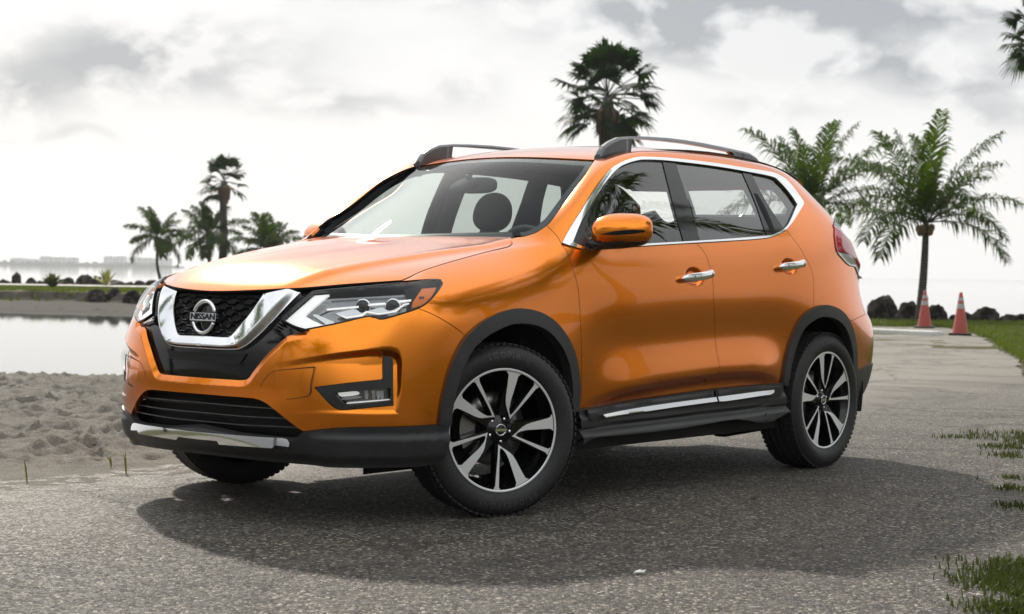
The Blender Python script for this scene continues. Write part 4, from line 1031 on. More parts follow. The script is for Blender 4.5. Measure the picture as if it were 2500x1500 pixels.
# ---- exterior mirrors
for sg,nm in((1,0),(-1,1)):
    # shell: a rounded wedge; front side orange, lower part and arm black
    c=np.array([-.655 if sg>0 else -.72,.992 if sg>0 else .975,1.222 if sg>0 else 1.20]);V,F=rounded(0,0,0,1,1,1,e=2.7,n=24)
    V=np.array(V);W3=[]
    for x,y,z in V:
        hy=.132;hz=.083*(1-.10*y)*(1 if z>0 else .93);hx=.075 if x>0 else .05
        yy=y*hy;zz_=z*hz+.006*y;xx=x*hx*(1-.25*abs(z)**2)-.035*(y+.3)-.03*max(0,z)**2
        W3.append((c[0]+xx,sg*(c[1]+yy),c[2]+zz_))
    W3=np.array(W3)
    zc_=W3[:,2]-(c[2]-.040+.0*W3[:,0])
    low=[];hi=[]
    for f in F:
        zz_=np.mean([W3[i][2]-c[2] for i in f]);xx=np.mean([V[i][0] for i in f])
        (low if (zz_<-.047 or xx<-.75) else hi).append(f)
    b=MB();b.add(W3,hi);MR=b.build('side_mirror',M['paint'],CAR)
    b=MB();b.add(W3,low);
    b.tube([(-.60,sg*.845,1.158),(-.61,sg*.88,1.165),(-.635,sg*.93,1.160),(-.64,sg*.97,1.163)],[.03,.028,.03,.03],10,flat=.6)
    b.build('mirror_base',M['plastic'],MR)
    # indicator strip set in the cap
    b=MB();P=[]
    for y in np.linspace(-.055,.125,22):
        P.append(y)
    Vs=[]
    for y in P:
        yn=y/.132
        def surfx(z):
            zn=np.clip((z-.006*yn)/(.083*(1-.10*yn)*(1 if z>0 else .93)),-.98,.98);e_=2.7
            xn=max(1e-6,(1-abs(yn)**e_-0*abs(zn)**e_))
            # superellipsoid: (|x|^e+|y|^e) =cos-part
            k=(1-abs(zn)**e_);xn=max(k-abs(yn)**e_,1e-4)**(1/e_)
            return xn*.075*(1-.25*zn*zn)-.035*(yn+.3)-.03*max(0,zn)**2
        t_=(y+.055)/.18;z0=-.016+.016*t_;h=.010*min(1,t_*2.2+.15)*(1 if t_<.8 else 1-.5*(t_-.8)/.2)
        for z in(z0-h,z0,z0+h):Vs.append((c[0]+surfx(z)+.0022,sg*(c[1]+y),c[2]+z))
    k=3;b.add(Vs,[(i*k+q,(i+1)*k+q,(i+1)*k+q+1,i*k+q+1) for i in range(len(P)-1) for q in range(k-1)])
    b.build('indicator_strip',M['gloss'],MR)
    b=MB();V,F=rounded(c[0]-.075,sg*(c[1]),c[2]+.002,.006,.115,.068,e=3);b.add(V,F);b.build('mirror_glass',M['chrome'],MR)
# black sail at the foot of the mirror
sail=T(SB,[(1440,506),(1440,506),(1425,535),(1397,594),(1397,594),(1430,602),(1430,602),(1428,560),(1440,506)])[:-1]
panel('mirror_sail',SB,sail,M['plastic'],dF,off=.004,gap=0,lip=.015,res=.03)
# ---- door handles
for (a,b_),par in ((((1662,680),(1729,668)),dF),(((1899,652),(1953,643)),dR)):
    q=SB.inv([a,b_]);A,B=SB.base(q);dr=B-A;A=A-dr*.05;dr=dr*1.08
    for k,sg in enumerate((1,-1)):
        mb_=MB();n0=24;V=[];W_=np.array([1,sg,1.])
        for i in range(n0+1):
            t_=i/n0;p=A+dr*t_;out=.012+.034*math.sin(math.pi*t_)**.5;h=.0175*(max(0,1-(2*t_-1)**6))**.5+.003
            for j in range(12):
                a_=2*math.pi*j/12;V.append((p+np.array([0,out+.008*math.cos(a_),h*math.sin(a_)]))*W_)
        mb_.add(V,[(i*12+j,i*12+(j+1)%12,(i+1)*12+(j+1)%12,(i+1)*12+j) for i in range(n0) for j in range(12)]+[tuple(range(12)),tuple(n0*12+j for j in range(12))])
        HN=mb_.build('door_handle',M['chrome'],par[k])
        mb_=MB();p=A+dr*.12;V,F=rounded(*( (A+dr*.92+np.array([0,.018,0]))*W_),.015,.026,.021,e=2.5,n=8);mb_.add(V,F);mb_.build('handle_end_cap',M['chrome'],HN);mb_=MB()
        V,F=rounded(*((A+dr*.09+np.array([0,.016,0]))*W_),.012,.02,.017,e=2.5,n=8);mb_.add(V,F);mb_.build('handle_end_cap',M['chrome'],HN)
# ---- roof rails
RX=-.045
top=[(-.985,1.600),(-1.015,1.640),(-1.064,1.666),(-1.14,1.692),(-1.25,1.705),(-1.395,1.713),(-1.57,1.718),(-1.747,1.718),(-1.93,1.714),(-2.122,1.706),(-2.27,1.698),(-2.388,1.690),(-2.45,1.672),(-2.50,1.640)]
inn=[(-1.235,1.640),(-1.24,1.688),(-1.25,1.692),(-1.395,1.697),(-1.57,1.700),(-1.747,1.700),(-1.93,1.695),(-2.10,1.688),(-2.20,1.683),(-2.235,1.655),(-2.25,1.630)]
for sg in(1,-1):
    b=MB()
    # foot, beam, foot: sections across the rail
    def sec(x,zt,zb,w_):
        x=x+RX*(1 if x>-1.5 else max(0,1-( -1.5-x)/.5));y=.578
        return [(x,sg*(y-w_/2),zb),(x,sg*(y-w_*.5),zt-.010),(x,sg*(y-w_*.25),zt),(x,sg*(y+w_*.25),zt),(x,sg*(y+w_*.55),zt-.012),(x,sg*(y+w_*.62),zb)]
    xs=np.linspace(-.985,-2.50,90);V=[];tx=[p[0] for p in top][::-1];tz=[p[1] for p in top][::-1];ix=[p[0] for p in inn][::-1];iz=[p[1] for p in inn][::-1]
    for x in xs:
        zt=float(np.interp(x,tx,tz));zr=float(W(x,.60))-.03
        zb=zr if x>-1.235 or x<-2.25 else float(np.interp(x,ix,iz))
        w_=.034 if -2.3<x<-1.2 else .040
        V+=sec(x,max(zt,zb+.004),zb,w_)
    k=6;F=[(i*k+q,i*k+(q+1)%k,(i+1)*k+(q+1)%k,(i+1)*k+q) for i in range(len(xs)-1) for q in range(k)]+[tuple(range(k)),tuple((len(xs)-1)*k+q for q in range(k))]
    b.add(V,F,smooth=False);b.build('roof_rail',M['rail'] if 'rail' in M else M['plastic'],CAR)
# roof ditch moulding
for sg in(1,-1):
    P=np.array([[x,sg*y,float(W(x,y))+.001] for x,y in [(p[0],p[1]-.003) for p in vroof[::4]] if x>-2.95]);b=MB();b.tube(P,.009,6,flat=.5);b.build('roof_moulding',M['plastic'],CAR)
# ---- wheels
def wheel(name,x,y,steer,rot,label):
    WO=empty(name,(x,y,.366));WO.parent=CAR;WO.rotation_euler=(0,0,steer+(0 if y>0 else math.pi));
    if label:WO['label']=label
    Rr,Rt=.262,.366;hw=.112    # outer face at local +y
    b=MB();prof=[(Rr-.004,hw*.86),(Rr+.004,hw*.97),(Rr+.018,hw*1.06),(Rr+.04,hw*1.12),(Rr+.060,hw*1.10),(Rr+.078,hw*1.02),(Rt-.014,hw*.93),(Rt-.004,hw*.80),(Rt,hw*.62)]
    for g in(.40,.08,-.24,-.56):
        prof+=[(Rt+.0005,hw*(g+.10)),(Rt-.007,hw*(g+.07)),(Rt-.007,hw*(g-.01)),(Rt+.0005,hw*(g-.04))]
    prof+=[(Rt,-hw*.7),(Rt-.006,-hw*.86),(Rt-.03,-hw*1.05),(Rr+.04,-hw*1.1),(Rr,-hw*.95)]
    b.lathe(prof,n=120)
    # shoulder tread blocks
    for i in range(76):
        a=2*math.pi*i/76;ca,sa=math.cos(a),math.sin(a)
        for yy,w2,r_ in((hw*.80,.016,Rt-.0032),(hw*.50,.009,Rt+.000),(hw*-.80,.014,Rt-.005)):
            Rm=np.array([[ca,0,sa],[0,1,0],[-sa,0,ca]])
            tilt=.5 if yy>hw*.6 else .2
            b.box((sa*r_,yy,ca*r_),(.0095,w2,.0035),R=Rm,mi=0)
    TO=b.build('tyre',M['tyre'],WO)
    for txt,a0,rr_,sz in(('ECOPIA',0,Rr+.056,.036),('BRIDGESTONE',math.pi*.98,Rr+.056,.034)):
        b=MB();tot=0;gl=[]
        for chh in txt:
            V,F=textmesh(chh,sz,.0010,.0006);wd=(V[:,0].max()-V[:,0].min()) if len(V) else .01;gl.append((V,F,wd));tot+=wd+.009
        p_=-tot/2
        for V,F,wd in gl:
            a=a0+rot*0+(p_+wd/2)/rr_;p_+=wd+.009
            W2=[]
            for v in V:
                r2=rr_+v[1];aa=a+(v[0])/rr_
                hh=np.interp(r2,[Rr+.02,Rr+.04,Rr+.06,Rr+.078],[hw*1.06,hw*1.12,hw*1.10,hw*1.02])+.0008+v[2]
                W2.append((-r2*math.sin(aa),hh,r2*math.cos(aa)))
            b.add(W2,F,smooth=False)
        b.build('tyre_lettering',M['rubber2'],TO)
    # rim: barrel, lip
    b=MB();b.lathe([(Rr,hw*.97),(Rr-.006,hw*.985),(Rr-.010,hw*.96)],n=96,mi=0)
    b.lathe([(Rr-.010,hw*.96),(Rr-.016,hw*.80),(Rr-.030,hw*.5),(Rr-.045,hw*.0),(Rr-.05,-hw*.9),(Rr-.0,-hw*.95)],n=72,mi=1)
    RI=b.build('rim',[M['alloy'],M['gloss']],WO)
    def pol(r,a,z):a=a+rot;return (-(Rr-.010)/.96*r*math.sin(-rad(a))*-1*-1 if False else (Rr-.010)/.96*r*math.sin(rad(a))*-1,z,(Rr-.010)/.96*r*math.cos(rad(a)))
    # front view from +y: local +x appears on the left, so clockwise angles run towards -x
    def zf(r):return hw*.93-.018*(1-r)**1.2-.012*max(0,.45-r)
    for s5 in range(5):
        o_=72*s5
        face=[(.975,2.5),(.90,6.5),(.74,7),(.57,7.2),(.47,8.5),(.40,12),(.33,20),(.27,33),(.235,46),(.28,44.6),(.35,44.2),(.50,43.9),(.70,43.7),(.90,43.4),(.975,45.5),(.975,36),(.92,39),(.70,39.2),(.50,39.3),(.36,39),(.30,38),(.295,34),(.315,28.5),(.36,23.5),(.42,20.8),(.50,19.3),(.70,18.6),(.90,18.1),(.975,21.5)]
        # densify then build top face + bevel + side
        pts=[]
        for i in range(len(face)):
            (r0,a0_),(r1,a1_)=face[i],face[(i+1)%len(face)];m_=3 if i!=len(face)-1 else 5
            for k in range(m_):t_=k/m_;pts.append((r0+(r1-r0)*t_,a0_+(a1_-a0_)*t_))
        V=[pol(r,a+o_,zf(r)) for r,a in pts];V0=[pol(r,a+o_,zf(r)-.003) for r,a in pts];n=len(V)
        cen=np.mean([[v[0],v[2]] for v in V],0)
        q=[Vector((v[0],v[2])) for v in V]
        rr=delaunay_2d_cdt(q,[(i,(i+1)%n) for i in range(n)],[],1,1e-6)
        pp=np.array([[v[0],v[1]] for v in rr[0]]);ff=[f for f in rr[2] if inpoly([pp[list(f)].mean(0)],np.array([[v.x,v.y] for v in q]))[0]]
        b=MB()
        zz_=[hw*.93 for _ in pp];
        VV=[]
        for p in pp:
            r=math.hypot(*p)/((Rr-.010)/.96);VV.append((p[0],zf(r),p[1]))
        b.add(VV,ff,0,smooth=False)
        b.add(V+[(v[0],v[1]-.026,v[2]) for v in V],[(i,(i+1)%n,n+(i+1)%n,n+i) for i in range(n)],1,smooth=False)
        so=b.build('spoke',[M['alloy'],M['gloss']],RI,fix=False)
        # black web behind the machined face
        b=MB()
        def web(aa0,aa1,r0,r1,z0,z1,h0=.02,h1=.02):
            V=[]
            for r,a0_,z in((r0,aa0,z0),(r1,aa1,z1)):
                for da,dz in((-1,0),(1,0),(1.25,-.03),(-1.25,-.03)):
                    hr=(h0 if r==r0 else h1);V.append(pol(r,a0_+o_+math.degrees(da*hr/(r*Rr)),z+dz))
            b.add(V,[(0,1,5,4),(1,2,6,5),(2,3,7,6),(3,0,4,7)],0,smooth=False)
        web(14,12,.18,.95,zf(.2)-.010,zf(.95)-.006,.022,.021);web(44,41.5,.18,.95,zf(.2)-.010,zf(.95)-.006,.012,.009);
        b.build('spoke_web',M['gloss'],RI)
    b=MB();b.lathe([(0,zf(.2)+.002),(.034,zf(.2)+.002),(.036,zf(.2)-.004),(.060,zf(.2)-.008),(.072,zf(.2)-.030),(.075,zf(.2)-.06)],n=40)
    for i in range(5):
        a=rad(72*i+rot+28);b.lathe([(0,zf(.2)-.004),(.0085,zf(.2)-.006),(.010,zf(.2)-.02),(.0,zf(.2)-.02)],n=10,c=(-.050*math.sin(a),0,.050*math.cos(a)),mi=1)
    HB=b.build('hub',[M['gloss'],M['chrome']],WO)
    b=MB();zc2=zf(.2)+.003
    for a0_,a1_ in((20,160),(200,340)):
        b.tube([(-.023*math.cos(rad(a)+0),zc2,.023*math.sin(rad(a))) for a in np.linspace(a0_,a1_,14)],.0032,6)
    b.box((0,zc2,0),(.028,.003,.0055));b.build('centre_badge',M['chrome'],HB)
    b=MB();b.lathe([(.06,.02),(.155,.02),(.155,-.004),(.06,-.004)],n=64,closed=True);b.build('brake_disc',M['steel'],WO)
    b=MB();V=[]
    for a in np.linspace(rad(50),rad(118),10):
        for r,yy in((.095,.035),(.168,.035),(.172,-.02),(.095,-.02)):V.append((r*math.sin(a),yy,r*math.cos(a)))
    b.add(V,[(i*4+q,i*4+(q+1)%4,(i+1)*4+(q+1)%4,(i+1)*4+q) for i in range(9) for q in range(4)]+[(0,1,2,3),(39,38,37,36)],smooth=False)
    b.build('brake_caliper',M['steel'],WO)
    return WO
m=M['tyre']=mat('tyre_rubber_treaded',(.020,.020,.021),.6);t=NT(m)
nz=t.noise(t.obj(),140,4,.6);t.l(t.ramp(nz,[(.35,(.014,.014,.015)),(.62,(.028,.028,.028)),(.8,(.07,.068,.062))]),t.b.inputs['Base Color'])
t.l(t.bump(nz,.25,.002),t.b.inputs['Normal'])
for mk in('plastic',):
    t=NT(M[mk]);nz=t.noise(t.obj(),11,6,.65);t.l(t.mix(t.ramp(nz,[(.45,0.0),(.8,.35)]),(.026,.027,.029),(.075,.072,.065)),t.b.inputs['Base Color']);t.l(t.ramp(nz,[(.3,.36),(.8,.6)]),t.b.inputs['Roughness'])
ST=rad(-21)
WH=[('wheel',0,.795,ST,0,'steered front wheel on the near side'),('wheel',0,-.795,ST,30,'far front wheel mostly hidden under the bumper'),('wheel',-2.705,.795,0,-24,'near rear wheel with dusty tyre'),('wheel',-2.705,-.795,0,10,None)]
for a in WH:wheel(*a)
# wheel housings
for x in(0,-2.70):
    for sg in(1,-1):
        b=MB();b.lathe([(.46,0),(.455,.20),(.445,.37)] if False else [(.462,.38),(.452,.30),(.44,.0)],n=40,a0=-rad(105),a1=rad(105),c=(x-.0,0,.40));
        b.V=[(v[0],sg*(.50+v[1]),v[2]) for v in b.V];
        b.add([(x-.47,sg*.50,.18),(x+.47,sg*.50,.18),(x+.47,sg*.50,.86),(x-.47,sg*.50,.86)],[(0,1,2,3)])
        b.build('wheel_housing',M['shell'],CAR)
b=MB();b.box((-1.35,0,.30),(1.0,.80,.07));b.box((.55,0,.38),(.22,.50,.05));b.box((-3.15,0,.36),(.38,.62,.08));b.box((0,0,.36),(.5,.48,.10));b.box((-2.7,0,.38),(.5,.48,.10));b.tube([(-2.2,.55,.26),(-3.3,.5,.28)],.09,10)
b.tube([(0,-.7,.35),(0,.7,.35)],.035,8);b.tube([(-2.705,-.7,.35),(-2.705,.7,.35)],.05,8)
b.build('underbody',M['shell'],CAR)
b=MB();b.box((.36,0,.66),(.40,.46,.24),bev=.03);b.box((.52,0,.60),(.12,.66,.20),bev=.02);b.build('light_blocker',M['shell'],CAR)  # unseen boxes under the hood, added to stop sun leaking into the shadow
# side steps of visible exhaust box
# ------------------------------------------------------------------ setting
GF=np.array([-.77561,-.63121,0.]);GR_=np.array([-.63121,.77561,0.])
GF/=np.linalg.norm(GF);GR_/=np.linalg.norm(GR_)
C0=np.array([CAM[0],CAM[1],0.])
def G(s,d,z=0.0):return C0+GR_*s+GF*d+np.array([0,0,z])
def Gx(px,d,z=0.0):return G((px-1250)/FPX*d,d,z)
def gpx(px,py,z=0.0):
    """ground point seen at a traced pixel, height z"""
    r=CM.T@np.array([(px-1250)/FPX,-(py-750)/FPX,1.]);t=(z-CAM[2])/r[2];return CAM+r*t
ZW=-.32
def fbm(x,y,s,o=4,seed=0.):
    return noise.fractal(Vector((x*s+seed,y*s-seed,seed*1.7)),.55,2.0,o)
# water
b=MB();b.add([G(-6000,-400,ZW),G(6000,-400,ZW),G(6000,9500,ZW),G(-6000,9500,ZW)],[(0,1,2,3)],smooth=False)
m=M['water']=mat('sea_water',(.10,.12,.12),.025,0,0);t=NT(m);t.b.inputs['Specular IOR Level'].default_value=.5;t.b.inputs['IOR'].default_value=1.333
P_=t.n('ShaderNodeMapping');t.l(t.pos(),P_.inputs[0]);P_.inputs['Rotation'].default_value=(0,0,math.atan2(GF[1],GF[0]));P_.inputs['Rotation'].default_value=(0,0,-math.atan2(GF[1],GF[0]));P_.inputs['Scale'].default_value=(1.4,.35,1)
w1=t.noise(P_.outputs[0],2.2,5,.6);w2=t.noise(P_.outputs[0],.25,3,.5)
t.l(t.bump(t.mix(.5,w1,w2),.06,.04),t.b.inputs['Normal'])
tag(b.build('sea',m,None),kind='structure')
# terrain: s to the right, d away from the camera
def land(s,d):
    """signed height of the land before detail"""
    # lagoon between the beach and the far bank, on the left
    px=1250+FPX*s/max(d,1)
    shore=np.interp(s,[-60,-30,-7,-4.5,-3,0,3,5,8],[19,19.5,21.3,22.0,23.5,28,34,46,48])
    far=np.interp(s,[-80,-40,-15,-12,-10,-5,2,8],[62,57,52.5,51,49,46,43,41])
    hn=(shore-d)/3.0
    hf=(d-far)/5.5
    h=max(hn,hf)
    # open sea beyond
    end=np.interp(s,[-200,-60,-20,-5,4,8,12,25,60],[98,98,97,92,74,45.5,44.5,44,42])
    he=(end-d)/1.6
    return min(h,he)
def zterr(s,d):
    if d<30 and s<3.5:
        k=min(1.,max(0.,(3.5-s)/2.));return -k*min(.62,max(0,(d-(14.4-.16*s))*.052))
    k=land(s,d)
    z=-.62+.62*float(sstep(np.array((k+1.0)/1.6)))
    if d>45 and s<-4:
        far=float(np.interp(s,[-80,-40,-15,-12,-10,-5,2,8],[62,57,52.5,51,49,46,43,41]))
        q=d-far+.8*fbm(s,3.,.35)
        if q>0:z=-.32+.18*min(1,q/6)+.28*float(sstep(np.array((q-6)/.5)))-.12*float(sstep(np.array((q-9)/14)))
        e2=(98-d)/2.
        if e2<1:z=min(z,-.7+.7*max(0,e2))
    return z
def gridmesh(name,ss,ds,zf,mt,kind='structure'):
    V=[];n=len(ds)
    for s in ss:
        for d in ds:V.append(G(s,d,zf(s,d)))
    F=[(i*n+j,(i+1)*n+j,(i+1)*n+j+1,i*n+j+1) for i in range(len(ss)-1) for j in range(n-1)]
    o=mkmesh(name,V,F,mt,None);bm=bmesh.new();bm.from_mesh(o.data);bmesh.ops.recalc_face_normals(bm,faces=bm.faces)
    if sum(f.normal.z for f in bm.faces)<0:bmesh.ops.reverse_faces(bm,faces=bm.faces)
    bm.to_mesh(o.data);bm.free();tag(o,kind=kind);return o
ss=np.concatenate([np.linspace(-120,-26,36),np.linspace(-25,14,100),np.linspace(15,60,22)])
dd=np.concatenate([np.linspace(-12,7,14),np.linspace(7.5,46,100),np.arange(46.3,66,.3),np.linspace(66.5,104,60)])
m=M['ground']=mat('coastal_soil',(.1,.1,.06),.9,spec=.05);t=NT(m)
ps=t.pos();n1_=t.noise(ps,.35,6,.6);n2_=t.noise(ps,6,5,.7);n3_=t.noise(ps,40,3,.7)
green=t.mix(n2_,(.045,.055,.012),(.11,.12,.03));soil=t.mix(n3_,(.06,.05,.035),(.16,.135,.10))
msk=t.ramp(t.mix(.3,n1_,n2_),[(.40,0.0),(.52,1.0)])
col=t.mix(msk,soil,green)
# mud near the water line
sz=t.n('ShaderNodeSeparateXYZ');t.l(ps,sz.inputs[0])
hm=t.math('ADD',sz.outputs[2],t.math('MULTIPLY',t.math('SUBTRACT',n2_,.5),.12))
wet=t.ramp(t.math('ADD',hm,.5),[(.40,1.0),(.55,0.0)])
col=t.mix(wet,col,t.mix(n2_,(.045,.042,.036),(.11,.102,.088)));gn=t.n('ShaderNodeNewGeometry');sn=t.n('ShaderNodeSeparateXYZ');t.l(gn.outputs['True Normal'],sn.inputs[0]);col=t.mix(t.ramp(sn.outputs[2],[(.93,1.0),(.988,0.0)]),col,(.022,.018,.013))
t.l(col,t.b.inputs['Base Color']);t.l(t.bump(n3_,.6,.03),t.b.inputs['Normal'])
gridmesh('ground',ss,dd,lambda s,d:zterr(s,d)-.012-(.10 if (-7.2<s<1.3 and 7.0<d<23) else 0)+(.03*fbm(s,d,.5) if d>24 else 0),m)
# sand beach with footprints and ripples
random.seed(4)
foot=[(random.uniform(-7.5,.5),random.uniform(9.0,21),random.uniform(.055,.15),random.uniform(.025,.05)) for _ in range(1500)]
from collections import defaultdict
fc=defaultdict(list)
for f_ in foot:fc[(int(f_[0]//.5),int(f_[1]//.5))].append(f_)
def zsand(s,d):
    z=zterr(s,d)
    edge=float(np.interp(s,[-8,-2.3,-1.5,.2,1.2],[7.6,7.9,8.8,11.0,14]))
    k=float(sstep(np.array((d-edge-.5)/1.6)))
    z+=.022*k*fbm(s,d,.9,4,3.)+.024*k*fbm(s*.8,d*1.5,3.4,5,9.)+.020*k*fbm(s,d*1.3,8,4,5.)+.003*fbm(s,d,16,2,1.)
    ci,cj=int(s//.5),int(d//.5)
    for i in(-1,0,1):
        for j in(-1,0,1):
            for fs,fd,r,h in fc.get((ci+i,cj+j),()):
                q=math.hypot(s-fs,(d-fd)*.8)/r
                if q<1.8:z+=k*h*(-math.exp(-(q/.62)**2)+.55*math.exp(-((q-1.05)/.28)**2))
    z-=.05*float(sstep(np.array((edge-d+.2)/.8)))
    return z
m=M['sand']=mat('beach_sand',(.3,.28,.24),.95,spec=.08);t=NT(m);ps=t.pos()
a_=t.noise(ps,3,6,.65);b_=t.noise(ps,70,4,.75);c_=t.noise(ps,260,2,.6)
col=t.mix(a_,(.17,.158,.135),(.40,.375,.325));col=t.mix(t.ramp(b_,[(.42,0.0),(.62,1.0)]),t.mix(.45,col,(.09,.083,.07)),col)
sp_=t.n('ShaderNodeTexVoronoi');sp_.inputs['Scale'].default_value=9;t.l(ps,sp_.inputs['Vector']);dk=t.ramp(sp_.outputs['Distance'],[(.07,1.0),(.12,0.0)])
col=t.mix(t.math('MULTIPLY',dk,.75),col,(.05,.04,.03));t.l(col,t.b.inputs['Base Color'])
bp=t.bump(c_,.5,.004);t.l(t.bump(b_,1.0,.02,bp),t.b.inputs['Normal'])
gridmesh('sand',np.arange(-7.8,1.2,.034),np.concatenate([np.arange(7.0,16,.030),np.arange(16,24,.05)]),zsand,m)
# road
m=M['road']=mat('worn_asphalt',(.15,.14,.13),.85);t=NT(m);ps=t.pos()
v1=t.n('ShaderNodeTexVoronoi');v1.inputs['Scale'].default_value=88;t.l(ps,v1.inputs['Vector'])
v2=t.n('ShaderNodeTexVoronoi',feature='DISTANCE_TO_EDGE');v2.inputs['Scale'].default_value=88;t.l(ps,v2.inputs['Vector'])
sepc=t.n('ShaderNodeSeparateColor');t.l(v1.outputs['Color'],sepc.inputs[0])
st=t.ramp(sepc.outputs[0],[(0,(.012,.011,.010)),(.35,(.050,.045,.036)),(.7,(.115,.101,.080)),(.9,(.27,.24,.19)),(1,(.56,.51,.43))])
mort=t.ramp(v2.outputs['Distance'],[(.0,1.0),(.10,0.0)]);col=t.mix(mort,st,(.05,.048,.045))
big=t.noise(ps,.9,6,.62);col=t.mix(t.ramp(big,[(.38,.55),(.62,0.0)]),col,t.mix(.55,col,(.055,.055,.055)))
med=t.noise(ps,9,5,.6);col=t.mix(t.ramp(med,[(.5,0.0),(.75,.55)]),col,(.15,.135,.11))
# pale sand dust blown on the left edge and bare patch under the car
mp=t.n('ShaderNodeVectorMath',operation='DOT_PRODUCT');t.l(ps,mp.inputs[0]);mp.inputs[1].default_value=tuple(GF)
mr_=t.n('ShaderNodeVectorMath',operation='DOT_PRODUCT');t.l(ps,mr_.inputs[0]);mr_.inputs[1].default_value=tuple(GR_)
d_=t.math('SUBTRACT',mp.outputs['Value'],float(C0@GF));s_=t.math('SUBTRACT',mr_.outputs['Value'],float(C0@GR_))
# left edge line: s = -2.3 + (d-7.9)*.75
ee=t.math('SUBTRACT',s_,t.math('ADD',-2.25,t.math('MULTIPLY',t.math('SUBTRACT',d_,7.75),.62)))
ee=t.math('ADD',ee,t.math('MULTIPLY',t.math('SUBTRACT',t.noise(ps,1.6,6,.65),.5),1.9))
du=t.ramp(t.math('MULTIPLY',ee,.5),[(.0,.95),(.25,.55),(.75,0.0)])
col=t.mix(du,col,t.mix(t.noise(ps,60,4,.7),(.15,.138,.115),(.33,.30,.26)))
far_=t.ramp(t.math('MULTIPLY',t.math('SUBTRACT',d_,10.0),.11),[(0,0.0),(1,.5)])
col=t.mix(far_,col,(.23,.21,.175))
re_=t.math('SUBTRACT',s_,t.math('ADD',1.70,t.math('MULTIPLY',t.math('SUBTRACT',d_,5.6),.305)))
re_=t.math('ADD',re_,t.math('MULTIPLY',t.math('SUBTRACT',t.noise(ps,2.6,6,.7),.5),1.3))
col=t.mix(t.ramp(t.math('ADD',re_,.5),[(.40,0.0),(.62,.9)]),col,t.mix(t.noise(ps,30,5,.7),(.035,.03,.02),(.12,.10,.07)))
# twigs and dark specks
v3=t.n('ShaderNodeTexVoronoi');v3.inputs['Scale'].default_value=2.6;t.l(ps,v3.inputs['Vector']);col=t.mix(t.ramp(v3.outputs['Distance'],[(.022,1.0),(.034,0.0)]),col,(.03,.025,.02))
# hairline crack
cr=t.n('ShaderNodeTexVoronoi',feature='DISTANCE_TO_EDGE');cr.inputs['Scale'].default_value=.42;wv=t.n('ShaderNodeVectorMath',operation='ADD');t.l(ps,wv.inputs[0])
nv=t.n('ShaderNodeTexNoise');nv.inputs['Scale'].default_value=2.2;nv.inputs['Detail'].default_value=6;t.l(ps,nv.inputs['Vector']);sv_=t.n('ShaderNodeVectorMath',operation='SCALE');t.l(nv.outputs['Color'],sv_.inputs[0]);sv_.inputs['Scale'].default_value=.5;t.l(sv_.outputs[0],wv.inputs[1]);t.l(wv.outputs[0],cr.inputs['Vector'])
col=t.mix(t.ramp(cr.outputs['Distance'],[(.002,.7),(.007,0.0)]),col,(.03,.026,.02))
rr_=t.ramp(sepc.outputs[1],[(0,.55),(1,.95)])
st2=t.ramp(t.noise(ps,.55,5,.7,.6),[(.50,0.0),(.57,.38),(.62,.10)]);col=t.mix(st2,col,(.03,.028,.025))
t.l(col,t.b.inputs['Base Color']);t.l(rr_,t.b.inputs['Roughness']);t.b.inputs['Specular IOR Level'].default_value=.25
bp=t.bump(t.noise(ps,350,2,.6),.4,.002);t.l(t.bump(v2.outputs['Distance'],.9,.012,bp),t.b.inputs['Normal'])
def roadL(d):return float(np.interp(d,[-12,6.0,7.0,7.9,9,12,16,25,37.2],[-16,-14,-9,-2.9,-1.9,-.2,1.4,3.7,6.15]))
def roadR(d):return float(np.interp(d,[-12,4,5.6,6.3,8.5,11.4,21.5,30.5,33,37.2],[6,3.4,1.66,1.92,2.65,3.5,6.2,8.15,8.6,9.1]))
V=[];F=[];ds=np.concatenate([np.linspace(-12,5.4,8),np.arange(5.6,37.3,.10)])
for d in ds:
    l,r=roadL(d)+.12*fbm(d,1.,1.3)+.04*fbm(d,2,6),roadR(d)+.10*fbm(d,5.,1.1)+.05*fbm(d,4,6)
    for k in range(7):V.append(G(l+(r-l)*k/6,d,0.0))
n=7;F=[(i*n+j,(i+1)*n+j,(i+1)*n+j+1,i*n+j+1) for i in range(len(ds)-1) for j in range(6)]
o=mkmesh('road',[(v[0],v[1],.0) for v in V],F,m,None);bm=bmesh.new();bm.from_mesh(o.data)
bmesh.ops.recalc_face_normals(bm,faces=bm.faces)
if bm.faces[0].normal.z<0:bmesh.ops.reverse_faces(bm,faces=bm.faces)
bm.to_mesh(o.data);bm.free();tag(o,kind='structure')
# pale concrete edging at the far end of the path
m=M['conc']=mat('pale_concrete',(.60,.59,.56),.8);t=NT(m);t.l(t.mix(t.noise(t.pos(),7,5,.6),(.48,.47,.44),(.70,.69,.66)),t.b.inputs['Base Color'])
a,b_=gpx(2000,800,.06),gpx(2292,812,.06)
def beam(name,p,q,w_,h,mt,z0=0,**k):
    p=np.array(p);q=np.array(q);L_=np.linalg.norm(q[:2]-p[:2]);ang=math.atan2(q[1]-p[1],q[0]-p[0]);c,s=math.cos(ang),math.sin(ang)
    b=MB();b.box(((p[0]+q[0])/2,(p[1]+q[1])/2,z0+h/2),(L_/2,w_/2,h/2),R=[[c,-s,0],[s,c,0],[0,0,1]],bev=.015);o=b.build(name,mt,None);tag(o,**k);return o
beam('kerb',a,b_,.35,.10,m,z0=-.02,label='pale concrete kerb across the far end of the path',cat='kerb')
